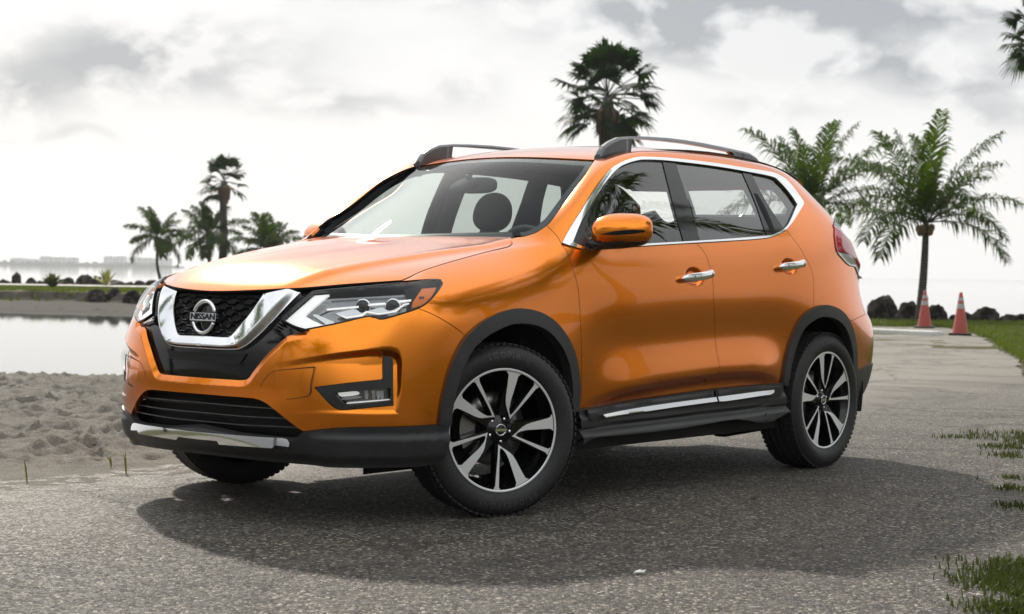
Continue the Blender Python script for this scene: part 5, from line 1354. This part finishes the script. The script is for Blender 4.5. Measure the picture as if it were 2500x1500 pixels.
# far path on the left bank
m=M['path2']=mat('pale_path',(.55,.53,.49),.85,spec=.1)
V=[]
sp=np.linspace(-40,-12,60)
V=[G(s,83+.3*math.sin(s*.2)-.12*(s+25),zterr(s,84)+.05+0*s) for s in sp]+[G(s,88+.3*math.sin(s*.3)-.10*(s+25),zterr(s,88)+.05) for s in sp]
tag(mkmesh('path',V,[(i,i+1,60+i+1,60+i) for i in range(59)],m,None),kind='structure')
# ------------------------------------------------------------------ rocks
m=M['rock']=mat('dark_shore_rock',(.05,.045,.04),.9,spec=.1);t=NT(m);ob_=t.obj();t.l(t.mix(t.ramp(t.noise(ob_,3,6,.65),[(.4,0.0),(.65,1.0)]),(.012,.011,.010),(.10,.088,.07)),t.b.inputs['Base Color']);t.l(t.bump(t.noise(ob_,6,6,.7),.8,.1),t.b.inputs['Normal'])
def rock(loc,sx,sy,sz,seed,label,group,ang=0,sharp=1.):
    bm=bmesh.new();bmesh.ops.create_icosphere(bm,subdivisions=4,radius=1)
    for v in bm.verts:
        p=v.co.copy();k=1+.34*noise.noise(p*1.1+Vector((seed,0,0)))+.16*noise.noise(p*2.6+Vector((0,seed,0)))+.07*noise.noise(p*7+Vector((0,0,seed)))
        c=noise.cell(p*1.7+Vector((seed*3,1,2)))*.05
        p*=k+c*sharp;v.co=Vector((p.x*sx,p.y*sy,(p.z*.9+.35)*sz))
    me=bpy.data.meshes.new('rock');bm.to_mesh(me);bm.free();me.materials.append(M['rock'])
    for pl in me.polygons:pl.use_smooth=False
    o=bpy.data.objects.new('rock',me);COL.objects.link(o);o.location=loc;o.rotation_euler=(0,0,ang);tag(o,label,'rock',group);return o
def rockpx(px0,px1,ytop,d,seed,label,group,z0=0):
    c=(px0+px1)/2;w_=(px1-px0)/FPX*d/2
    yh=664+.0193*(c-1250);zt=CAM[2]-(ytop-yh)*d/FPX
    base=z0;h=max(.15,(zt-base))
    rock(tuple(G((c-1250)/FPX*d,d,base)),w_,w_*.8,h/1.25,seed,label,group,ang=math.atan2(GR_[1],GR_[0]))
g='rocks along the sea edge of the left bank'
LR=[(-8,22,677,'low dark rock at the left edge of the picture on the sea edge'),(27,52,660,'tallest upright dark rock standing on the left sea edge'),(60,92,676,'low rounded rock right of the tall upright rock'),(88,106,681,'small flat rock between two rounded rocks on the left bank'),(108,150,669,'wide pale-faced boulder on the left sea edge'),(150,182,674,'dark rock right behind the agave end of the boulder row'),(183,226,667,'peaked dark rock in the middle of the left rock row'),(222,252,671,'humped rock left of the yellow agave'),(262,300,681,'low rock just right of the yellow agave'),(298,328,684,'low dark rock between the agave and the SUV headlight'),(326,352,681,'knobbly dark rock on the left bank, second from the SUV headlight'),(354,388,680,'dark rock on the left bank closest to the SUV headlight')]
for i,(a,b_,y,l) in enumerate(LR):rockpx(a,b_,y,93,i*2.3+1,l,g,z0=-.1)
g='rocks along the sea edge on the right'
RR=[(2117,2190,733,46,'large dark rock beside the rear bumper of the SUV'),(2188,2250,743,45,'rounded rock left of the palm trunk on the right shore'),(2262,2312,748,45,'square-topped rock right behind the first traffic cone'),(2308,2345,775,44,'small low rock behind the second traffic cone'),(2344,2378,768,45,'low rock just right of the second traffic cone'),(2374,2448,751,43,'large pointed rock right of the traffic cones'),(2440,2530,768,42,'dark rock at the right edge of the picture')]
for i,(a,b_,y,d,l) in enumerate(RR):rockpx(a,b_,y,d,i*3.1+20,l,g,z0=-.2)
# dark eroded bank under the grass on the left
g='rocks in the eroded bank of the lagoon'
BR=[(58,128,702,'flat dark rock ledge at the left end of the lagoon bank',60),(150,215,712,'mossy rock in the lagoon bank left of the agave',59),(205,262,704,'dark upright rock in the lagoon bank below the agave',58),(255,305,703,'broad dark rock in the lagoon bank',58),(300,345,708,'rounded rock in the lagoon bank near the headlight',57),(335,400,706,'last dark rock of the lagoon bank beside the SUV nose',57)]
for i,(a,b_,y,l,d) in enumerate(BR):rockpx(a,b_,y,d,i*4.7+50,l,g,z0=-.3)
# ------------------------------------------------------------------ palms
m=M['trunk']=mat('palm_trunk_bark',(.09,.075,.06),.9);t=NT(m);ob_=t.obj();wv=t.n('ShaderNodeTexWave',bands_direction='Z');wv.inputs['Scale'].default_value=5;wv.inputs['Distortion'].default_value=3;t.l(ob_,wv.inputs['Vector']);t.l(t.mix(wv.outputs[0],(.045,.04,.035),(.13,.11,.09)),t.b.inputs['Base Color']);t.l(t.bump(wv.outputs[0],.6,.03),t.b.inputs['Normal'])
def leafmat(name,a,b_,tr):
    m=bpy.data.materials.new(name);m.use_nodes=True;t=NT(m);b=t.b;b.inputs['Roughness'].default_value=.6;b.inputs['Specular IOR Level'].default_value=.15
    c=t.mix(t.noise(t.obj(),.9,4,.6),a,b_);t.l(c,b.inputs['Base Color'])
    tl=t.n('ShaderNodeBsdfTranslucent');t.l(t.mix(1.0,c,tr,'MULTIPLY'),tl.inputs[0]);ms=t.n('ShaderNodeMixShader');ms.inputs[0].default_value=.35;t.l(b.outputs[0],ms.inputs[1]);t.l(tl.outputs[0],ms.inputs[2]);t.l(ms.outputs[0],t.o.inputs[0]);return m
M['leaf']=leafmat('coconut_frond',(.016,.036,.006),(.055,.085,.010),(2.4,2.6,.5))
M['leaff']=leafmat('fan_palm_frond',(.010,.024,.007),(.024,.044,.010),(1.0,1.4,.4))
M['dead']=mat('dry_frond',(.16,.10,.05),.8)
def frond(mb,base,az,el,L_,droop,rng,leaf=.30,n=56,twist=0,mi=0,w_=.018):
    """a pinnate frond: curved midrib with hanging leaflets"""
    P=[];p=np.array(base,float);e=el;k=14
    for i in range(k+1):
        P.append(p.copy());dl=L_/k;p=p+dl*np.array([math.cos(az)*math.cos(e),math.sin(az)*math.cos(e),math.sin(e)]);e-=droop*(.5+1.2*i/k)/k
    P=np.array(P);mb.tube(P,np.linspace(.016,.003,k+1)*max(1,L_/2),4,cap=False,mi=mi)
    side=np.array([-math.sin(az),math.cos(az),0])
    for i in range(n):
        t_=.12+.88*(i+.5)/n;q=t_*k;j=min(int(q),k-1);c=P[j]+(P[j+1]-P[j])*(q-j);T_=P[j+1]-P[j];T_/=np.linalg.norm(T_)
        up=np.cross(side,T_);up*=1 if up[2]>0 else -1
        ll=leaf*L_*(.35+.9*math.sin(math.pi*min(1,t_*.92+.08))**.7)*rng.uniform(.85,1.1)
        for sg in(-1,1):
            dirn=side*sg*.85+T_*rng.uniform(.45,1.1)+up*rng.uniform(-.3,.5);dirn/=np.linalg.norm(dirn)
            p0=c;p1=c+dirn*ll*.5;g_=np.array([0,0,-1.]);p2=p1+(dirn*.6+g_*rng.uniform(.45,.9))*ll*.55
            ww=np.cross(dirn,up);ww/=np.linalg.norm(ww)+1e-9;ww=ww*w_*(L_/2)**.5*rng.uniform(.8,1.25)
            mb.add([p0-ww*.5,p0+ww*.5,p1+ww,p1-ww,p2],[(0,1,2,3),(3,2,4)],mi,smooth=False)
def coco(name,label,group,base,h,bend,nf,L_,seed,r0=.11,lean=None,el=(1.45,-.35),leaf=.30,crown_only=None,trunkpts=None,lw=.018):
    rng=random.Random(seed);o=empty(name,tuple(base));tag(o,label,'palm tree',group)
    mb=MB();k=12
    if trunkpts is None:
        TP=[np.array([bend[0]*(1-(1-i/k)**2),bend[1]*(1-(1-i/k)**2),h*i/k]) for i in range(k+1)]
    else:TP=trunkpts
    mb.tube(TP,[r0*(1.35 if i==0 else 1)*(1-.35*i/(len(TP)-1)) for i in range(len(TP))],10);mb.build('trunk',M['trunk'],o)
    top=np.array(TP[-1]);cr=MB()
    for i in range(nf):
        f=(i+.5)/nf;az=i*2.39996+rng.uniform(-.3,.3);e=el[0]+(el[1]-el[0])*f**.9+rng.uniform(-.12,.12)
        frond(cr,top+np.array([math.cos(az),math.sin(az),0])*.05,az,e,L_*rng.uniform(.82,1.08)*(.8 if f<.12 else 1),.40+.95*f+rng.uniform(-.15,.2),rng,leaf=leaf,w_=lw)
    cr.build('crown',M['leaf'],o,fix=False)
    nb=MB()
    for i in range(7):
        a=rng.uniform(0,6.28);nb.add(*rounded(top[0]+.16*math.cos(a),top[1]+.16*math.sin(a),top[2]-.12-rng.uniform(0,.12),.08,.08,.10,e=2,n=6))
    nb.build('coconuts',M['dead'],o)
    return o
def fanleaf(mb,c,az,el,pet,R_,rng,mi=0,n=26):
    d=np.array([math.cos(az)*math.cos(el),math.sin(az)*math.cos(el),math.sin(el)])
    q=c+d*pet+np.array([0,0,-.10*pet*math.cos(el)]);mb.tube([c,(c+q)/2+np.array([0,0,.04*pet]),q],.018,4,cap=False,mi=mi)
    side=np.array([-math.sin(az),math.cos(az),0]);nr=np.cross(d,side)
    roll=rng.uniform(-.5,.5);sd=side*math.cos(roll)+nr*math.sin(roll)
    for i in range(n):
        a=(i/(n-1)-.5)*3.5;dirn=d*math.cos(a)+sd*math.sin(a);dirn/=np.linalg.norm(dirn)
        r=R_*(.72+.28*math.cos(a*.8))*rng.uniform(.9,1.08);wv=np.cross(dirn,nr);wv/=np.linalg.norm(wv)+1e-9
        w_=R_*.055;p1=q+dirn*r*.62+np.array([0,0,-.05*r]);p2=q+dirn*r*.95+np.array([0,0,-r*rng.uniform(.12,.42)])
        mb.add([q-wv*.01,q+wv*.01,p1+wv*w_,p1-wv*w_,p2],[(0,1,2,3),(3,2,4)],mi,smooth=False)
def fan(name,label,group,base,h,r0,nf,pet,R_,seed,skirt=True):
    rng=random.Random(seed);o=empty(name,tuple(base));tag(o,label,'palm tree',group)
    mb=MB();mb.tube([np.array([.03*math.sin(i),0,h*i/10]) for i in range(11)],[r0*(1.2-.35*i/10) for i in range(11)],12);mb.build('trunk',M['trunk'],o)
    cr=MB();top=np.array([0,0,h])
    for i in range(nf):
        f=(i+.5)/nf;az=i*2.39996+rng.uniform(-.25,.25);e=1.45-2.15*f+rng.uniform(-.1,.1)
        fanleaf(cr,top+np.array([0,0,.15-.3*f]),az,e,pet*rng.uniform(.85,1.15),R_*rng.uniform(.85,1.1),rng)
    cr.build('crown',M['leaff'],o,fix=False)
    if skirt:
        sk=MB()
        for i in range(26 if skirt is True else skirt):
            a=rng.uniform(0,6.28);l=rng.uniform(.5,1.0)*R_*1.3;rr=r0+rng.uniform(.03,.28)*R_
            t0=top+np.array([math.cos(a)*r0,math.sin(a)*r0,-.25*R_-rng.uniform(0,.2)]);t1=top+np.array([math.cos(a)*rr,math.sin(a)*rr,-.5*R_]);t2=top+np.array([math.cos(a)*rr*.9,math.sin(a)*rr*.9,-.5*R_-l])
            w_=np.array([-math.sin(a),math.cos(a),0])*R_*.14;sk.add([t0-w_*.3,t0+w_*.3,t1+w_,t1-w_,t2+w_*.6,t2-w_*.6],[(0,1,2,3),(3,2,4,5)],smooth=False)
        sk.build('dead_skirt',M['dead'],o,fix=False)
    return o
def yz(px,py,d):
    yh=664+.0193*(px-1250);return CAM[2]-(py-yh)*d/FPX
g='palms on the left spit';g2='palms on the right shore'
# left coconut palm with a crooked foot
b0=Gx(400,95,.05);k=95/FPX
tr=[np.array(GR_)*x*k+np.array([0,0,z]) for x,z in((0,0),(-9,.28),(-15,.7),(-18,1.2),(-18,1.9),(-15,yz(388,578,95)-.05))]
coco('coconut_palm','small coconut palm with a crooked bare trunk, leftmost palm of all',g,b0,0,(0,0),15,2.05,11,r0=.10,trunkpts=tr,leaf=.30,lw=.034)
coco('coconut_palm','coconut palm standing close left of the tall thin fan palm',g,Gx(512,100,.05),yz(512,570,100)-.05,(.1,0),17,2.35,5,r0=.12,el=(1.5,-.3),lw=.034)
fan('fan_palm','tall thin fan palm with hanging dead skirt on the left spit',g,Gx(543,100,.05),yz(545,440,100)-.05,.22,22,.95,.78,3)
coco('coconut_palm','low bushy coconut palm just behind the hood of the SUV',g,Gx(655,95,.05),yz(655,612,95)-.05,(0,0),19,2.45,8,r0=.12,el=(1.5,-.1),lw=.034)
fan('fan_palm','big fan palm rising behind the roof of the SUV',g2,Gx(1475,62,.1),yz(1475,240,62)-.1,.22,40,1.2,1.0,21,skirt=9)
coco('coconut_palm','full coconut palm with a dark straight trunk behind the traffic cones',g2,Gx(2244,41.5,-.02),yz(2262,545,41.5),(.12*GR_[0],.12*GR_[1]),23,2.65,14,r0=.11,el=(1.56,.12),leaf=.21)
coco('coconut_palm','coconut palm half hidden behind the tail of the SUV',g2,Gx(1985,47,0),yz(1985,505,47),(.1,0),22,2.9,31,r0=.14,el=(1.55,.05),leaf=.22)
fan('fan_palm','fan palm crown cut off by the upper right corner of the picture',g2,Gx(2533,48,0),yz(2530,95,48),.20,26,.75,.72,44)
# a palm standing right of the path beyond the frame: it is what the side windows mirror
coco('coconut_palm','tall leaning coconut palm beside the path, mirrored in the side windows of the SUV',None,np.array([-5.6,6.2,0]),5.6,(.9,-.9),20,3.0,77,r0=.15,el=(1.4,-.3),leaf=.24)
coco('coconut_palm','second tall coconut palm beyond the frame, mirrored in the rear door',None,np.array([-9.6,7.4,0]),6.4,(-.5,.3),20,3.0,78,r0=.15,el=(1.4,-.3),leaf=.24)
def copy_palm(src,loc,rz,sc,label):
    o=src.copy();COL.objects.link(o);o.location=loc;o.rotation_euler=(0,0,rz);o.scale=(sc,sc,sc);o['label']=label
    for c in src.children:
        q=c.copy();COL.objects.link(q);q.parent=o
    return o
_src=[o for o in COL.objects if o.name.startswith('coconut_palm') and o.get('label','').startswith('tall leaning')][0]
copy_palm(_src,(9.5,-3.2,0),1.0,1.0,'coconut palm ahead of the SUV, mirrored in its chrome grille band')
copy_palm(_src,(14.5,.8,0),2.6,1.15,'taller coconut palm further ahead of the SUV, mirrored in its hood')
copy_palm(_src,(7.5,-10.5,0),4.1,1.05,'coconut palm ahead and right of the SUV, mirrored in the far headlight')
# ------------------------------------------------------------------ traffic cones
M['cone']=mat('faded_cone_orange',(.50,.055,.03),.5);M['conew']=mat('cone_reflective_white',(.36,.36,.37),.5);M['coneb']=mat('cone_base_black',(.02,.02,.02),.7)
t=NT(M['cone']);t.l(t.mix(t.noise(t.obj(),5,5,.7),(.26,.030,.018),(.38,.06,.04)),t.b.inputs['Base Color'])
def cone(px,py,ptop,tilt,label,bag=False):
    loc=gpx(px,py,0.0);d=float((loc-C0)@GF);h=(py-ptop)/FPX*d
    o=empty('traffic_cone',tuple(loc),rz=.4);o.rotation_euler=(tilt[0],tilt[1],.4);tag(o,label,'traffic cone','traffic cones at the end of the path')
    b=MB();b.box((0,0,.02),(.20,.20,.02),bev=.012);b.build('base',M['coneb'],o)
    b=MB();b.lathe([(.148,.04),(.140,.06),(.03,h-.01),(.022,h),(0,h)],axis='z',n=28);b.build('body',M['cone'],o)
    def rr(z):return .140+(.03-.140)*(z-.06)/(h-.07)
    for z0,z1 in((.62,.73),(.80,.88)):
        b=MB();b.lathe([(rr(z0*h)+.002,z0*h),(rr(z1*h)+.002,z1*h)],axis='z',n=28);b.build('reflective_band',M['conew'],o)
    return o,h
c1,h1_=cone(2257,801,710,(0,.04),'traffic cone in front of the palm trunk with a pale bag over its tip')
c2,h2_=cone(2344,819,714,(0,-.02),'traffic cone standing alone right of the palm trunk')
b=MB();b.add(*rounded(c1.location[0]-.02,c1.location[1]-.0,h1_*.80,.075,.075,.085,e=2.2,n=10,taper=.55));o=b.build('plastic_bag',M['conew'],None);tag(o,'crumpled pale bag slipped over the tip of the left traffic cone','bag')
# ------------------------------------------------------------------ agave and shrub
M['agave']=mat('yellow_green_agave',(.26,.26,.05),.6)
def agave(px,py,d,R_,label,n=16,mt='agave',z0=.08,nm='agave',cat='plant'):
    rng=random.Random(int(px));o=MB();c=Gx(px,d,z0)
    for i in range(n):
        a=rng.uniform(0,6.28);e=rng.uniform(.3,1.3);dn=np.array([math.cos(a)*math.cos(e),math.sin(a)*math.cos(e),math.sin(e)]);w_=np.array([-math.sin(a),math.cos(a),0])*R_*.07
        o.add([c-w_,c+w_,c+dn*R_*.6+w_*1.2,c+dn*R_*.6-w_*1.2,c+dn*R_+np.array([0,0,-.1*R_])],[(0,1,2,3),(3,2,4)],smooth=False)
    ob=o.build(nm,M[mt],None,fix=False);tag(ob,label,cat)
agave(258,690,86,1.0,'yellow green agave in front of the rocks on the left bank',n=22)
M['shrub']=leafmat('shrub_leaf',(.03,.045,.012),(.07,.09,.02),(1.3,1.3,.8))
agave(128,697,76,.75,'dark spiky shrub above the rock ledge of the lagoon bank',n=60,mt='shrub',nm='shrub',z0=.08)
# ------------------------------------------------------------------ grass
def grassfield(name,pts,h,mt,seed,w_=.006,label=None):
    rng=random.Random(seed);b=MB()
    for (p,k) in pts:
        for i in range(k):
            a=rng.uniform(0,6.28);hh=h*rng.uniform(.5,1.3);ln=rng.uniform(.1,.8)*hh;q=p+np.array([rng.gauss(0,.05),rng.gauss(0,.05),0])
            ww=np.array([math.cos(a+1.57),math.sin(a+1.57),0])*w_;m1=q+np.array([math.cos(a)*ln*.35,math.sin(a)*ln*.35,hh*.6]);tp=q+np.array([math.cos(a)*ln,math.sin(a)*ln,hh])
            b.add([q-ww,q+ww,m1+ww*.8,m1-ww*.8,tp],[(0,1,2,3),(3,2,4)],smooth=False)
    o=b.build(name,mt,None,fix=False);tag(o,label,'grass',kind='stuff');return o
M['grass']=leafmat('verge_grass',(.05,.085,.012),(.13,.16,.03),(1.4,1.4,.6))
M['grassd']=leafmat('weeds',(.025,.045,.012),(.07,.085,.02),(1.3,1.3,.7))
rng=random.Random(7);pts=[]
for i in range(5200):
    d=rng.uniform(16,40)**1.0;s=roadR(d)+abs(rng.gauss(0,2.2))+.12
    pts.append((G(s,d,0.0),5))
for i in range(900):
    s=rng.uniform(4.5,12);d=rng.uniform(37.8,41.5);pts.append((G(s,d,-.01),7))
grassfield('verge_grass',pts,.10,M['grass'],1,w_=.010,label='short green grass along the right edge of the path')
pts=[]
cl_=[(2470,1398,.035,14),(2495,1440,.05,26),(2415,1484,.02,4),(2450,1492,.03,10),(2497,1382,.035,14),(2505,1490,.04,20),(2470,1115,.08,8),(2492,1095,.12,22),(2490,1170,.05,5),(2498,1195,.06,8),(2495,1240,.06,8),(2465,1060,.10,8),(2490,1075,.2,30),(2520,1420,.12,90)]
for px,py,r,n in cl_:
    c=gpx(px,py,0.0)
    for i in range(n):pts.append((c+np.array([rng.gauss(0,r),rng.gauss(0,r),0]),16))
for i in range(700):
    d=rng.uniform(5.6,16);s=roadR(d)+abs(rng.gauss(0,.6))+.80;pts.append((G(s,d,0.0),6))
grassfield('roadside_weeds',pts,.026,M['grassd'],2,w_=.0035,label='ragged weeds spilling over the right edge of the path')
pts=[]
for i in range(3600):
    d=rng.uniform(58,82);s=rng.uniform(-34,-11);pts.append((G(s,d,zterr(s,d)),8))
grassfield('bank_grass',pts,.07,M['grass'],3,w_=.02,label='grass on the bank behind the lagoon')
# sprouts in the sand
for i,(px,py,h,l) in enumerate(((66,1176,.115,'tall yellow green sprout in the sand at the far left'),(308,1158,.12,'thin green sprout in the sand below the bumper corner'),(272,1140,.06,'tiny green sprout left of the taller one near the bumper'))):
    c=gpx(px,py,0.0);rg_=random.Random(i);b=MB()
    for k in range(3 if i!=1 else 2):
        a=rg_.uniform(2,4);ww=GR_*.004;hh=h*rg_.uniform(.7,1.1);dx=GR_*rg_.uniform(-.03,.0);b.add([c-ww,c+ww,c+dx*.4+ww+np.array([0,0,hh*.6]),c+dx*.4-ww+np.array([0,0,hh*.6]),c+dx+np.array([0,0,hh])],[(0,1,2,3),(3,2,4)],smooth=False)
    o=b.build('sprout',M['agave'],None,fix=False);tag(o,l,'plant','sprouts in the sand')
# leaf on the road
def leafbit(px,py,L_,col,label,nm='fallen_leaf',z=.006):
    c=gpx(px,py,0.0);b=MB();pp=[(-1,0,0),(-.5,.25,.3),(.1,.32,.5),(.7,.12,.2),(1,.2,.55),(.6,-.15,.1),(0,-.25,.15),(-.6,-.2,.1)]
    V=[c+GR_*x*L_/2+GF*y*L_+np.array([0,0,z+w_*L_*.35]) for x,y,w_ in pp]+[c+np.array([0,0,z+.15*L_])];n=8
    b.add(V,[(i,(i+1)%n,8) for i in range(n)],smooth=False);b.add([v-np.array([0,0,.0015]) for v in V],[((i+1)%n,i,8) for i in range(n)],smooth=False)
    o=b.build(nm,mat(nm,col,.7),None,fix=False);tag(o,label,'leaf')
leafbit(1562,1402,.045,(.55,.60,.55),'small pale leaf lying alone on the asphalt in front of the SUV')
leafbit(1842,1220,.045,(.03,.03,.025),'small dark leaf on the shaded asphalt in front of the rear wheel')
leafbit(70,976,.16,(.02,.018,.015),'dark clump of seaweed lying on the sand near the water',nm='seaweed_clump')
# ------------------------------------------------------------------ far shore
DF=2600.
M['tower']=mat('pale_far_building',(.35,.37,.38),.8);t=NT(M['tower']);bk=t.n('ShaderNodeTexBrick');bk.offset=0;bk.inputs['Scale'].default_value=1;bk.inputs['Brick Width'].default_value=6;bk.inputs['Row Height'].default_value=4;bk.inputs['Mortar Size'].default_value=.9
bk.inputs['Color1'].default_value=(.16,.18,.19,1);bk.inputs['Color2'].default_value=(.22,.24,.25,1);bk.inputs['Mortar'].default_value=(.55,.56,.56,1)
cx_=t.n('ShaderNodeTexCoord');t.l(cx_.outputs['Object'],bk.inputs['Vector']);mpp=t.n('ShaderNodeMapping');t.l(cx_.outputs['Object'],mpp.inputs[0]);mpp.inputs['Rotation'].default_value=(math.pi/2,0,0);t.l(mpp.outputs[0],bk.inputs['Vector']);t.l(bk.outputs[0],t.b.inputs['Base Color'])
def tower(px0,px1,ytop,label,steps=()):
    c=(px0+px1)/2;yh=664+.0193*(c-1250);w_=(px1-px0)/FPX*DF;h=(yh-ytop)/FPX*DF+1
    o=empty('apartment_block',tuple(Gx(c,DF,0)),rz=math.atan2(GR_[1],GR_[0]));tag(o,label,'building','hazy buildings on the far shore')
    b=MB();b.box((0,0,h/2),(w_/2,w_*.3+8,h/2))
    b.build('wall',M['tower'],o)
    b=MB()
    for (f,ww,hh) in steps or ((-.2,.25,.05),(.25,.2,.04)):b.box((f*w_,0,h+hh*h/2+.0),(ww*w_/2,8,hh*h/2))
    b.build('roof_block',M['tower'],o)
TW=[(30,60,626,'leftmost low hazy block on the far shore'),(62,90,628,'second hazy block from the left on the far shore'),(101,124,622,'tall hazy block left of the stepped group on the far shore'),(126,143,624,'narrow hazy block inside the stepped group on the far shore'),(144,162,624,'right block of the stepped group on the far shore'),(170,187,625,'hazy block ending the stepped group on the far shore'),(256,279,623,'left one of the two square hazy towers'),(285,306,623,'right one of the two square hazy towers'),(324,350,626,'wide hazy block left of the crooked palm trunk'),(351,376,627,'hazy block just left of the crooked palm trunk'),(391,415,627,'hazy block just right of the crooked palm trunk')]
for a,b_,y,l in TW:tower(a,b_,y,l)
# wooded far shore
m=M['farwood']=mat('far_wood',(.06,.08,.05),.95)
V=[];n_=900;F=[]
for i in range(n_):
    px=-700+i*1150/n_*1.0;yh=664+.0193*(px-1250);taper=min(1,max(0,(445-px)/90))
    h=(4+5.5*abs(noise.noise(Vector((px*.05,0,0))))+2.5*noise.noise(Vector((px*.35,3,0))))*(.3+.7*taper)
    for dd_ in(0,60):V.append(Gx(px,DF-70+dd_,ZW));V.append(Gx(px,DF-70+dd_,max(.6,h*(1 if dd_==0 else 1.0))))
for i in range(n_-1):F+=[(4*i,4*i+4,4*i+5,4*i+1),(4*i+1,4*i+5,4*i+7,4*i+3),(4*i+3,4*i+7,4*i+6,4*i+2)]
tag(mkmesh('far_shore_wood',V,F,m,None,smooth=False),'hazy belt of trees along the far shore','woodland',kind='stuff')
# haze
b=MB();c=G(0,2900,0);R3=np.array([[GR_[0],GF[0],0],[GR_[1],GF[1],0],[0,0,1]])
b.box((c[0],c[1],39),(1500,3050,41),R=R3);hz_o=b.build('haze',None,None)
m=bpy.data.materials.new('haze_air');m.use_nodes=True;t=NT(m);t.t.nodes.remove(t.b);pv=t.n('ShaderNodeVolumePrincipled');pv.inputs['Density'].default_value=.00020;pv.inputs['Color'].default_value=(.95,.97,1,1);pv.inputs['Anisotropy'].default_value=.3;t.l(pv.outputs[0],t.o.inputs['Volume']);hz_o.data.materials.append(m);tag(hz_o,'pale haze over the water','haze',kind='stuff')
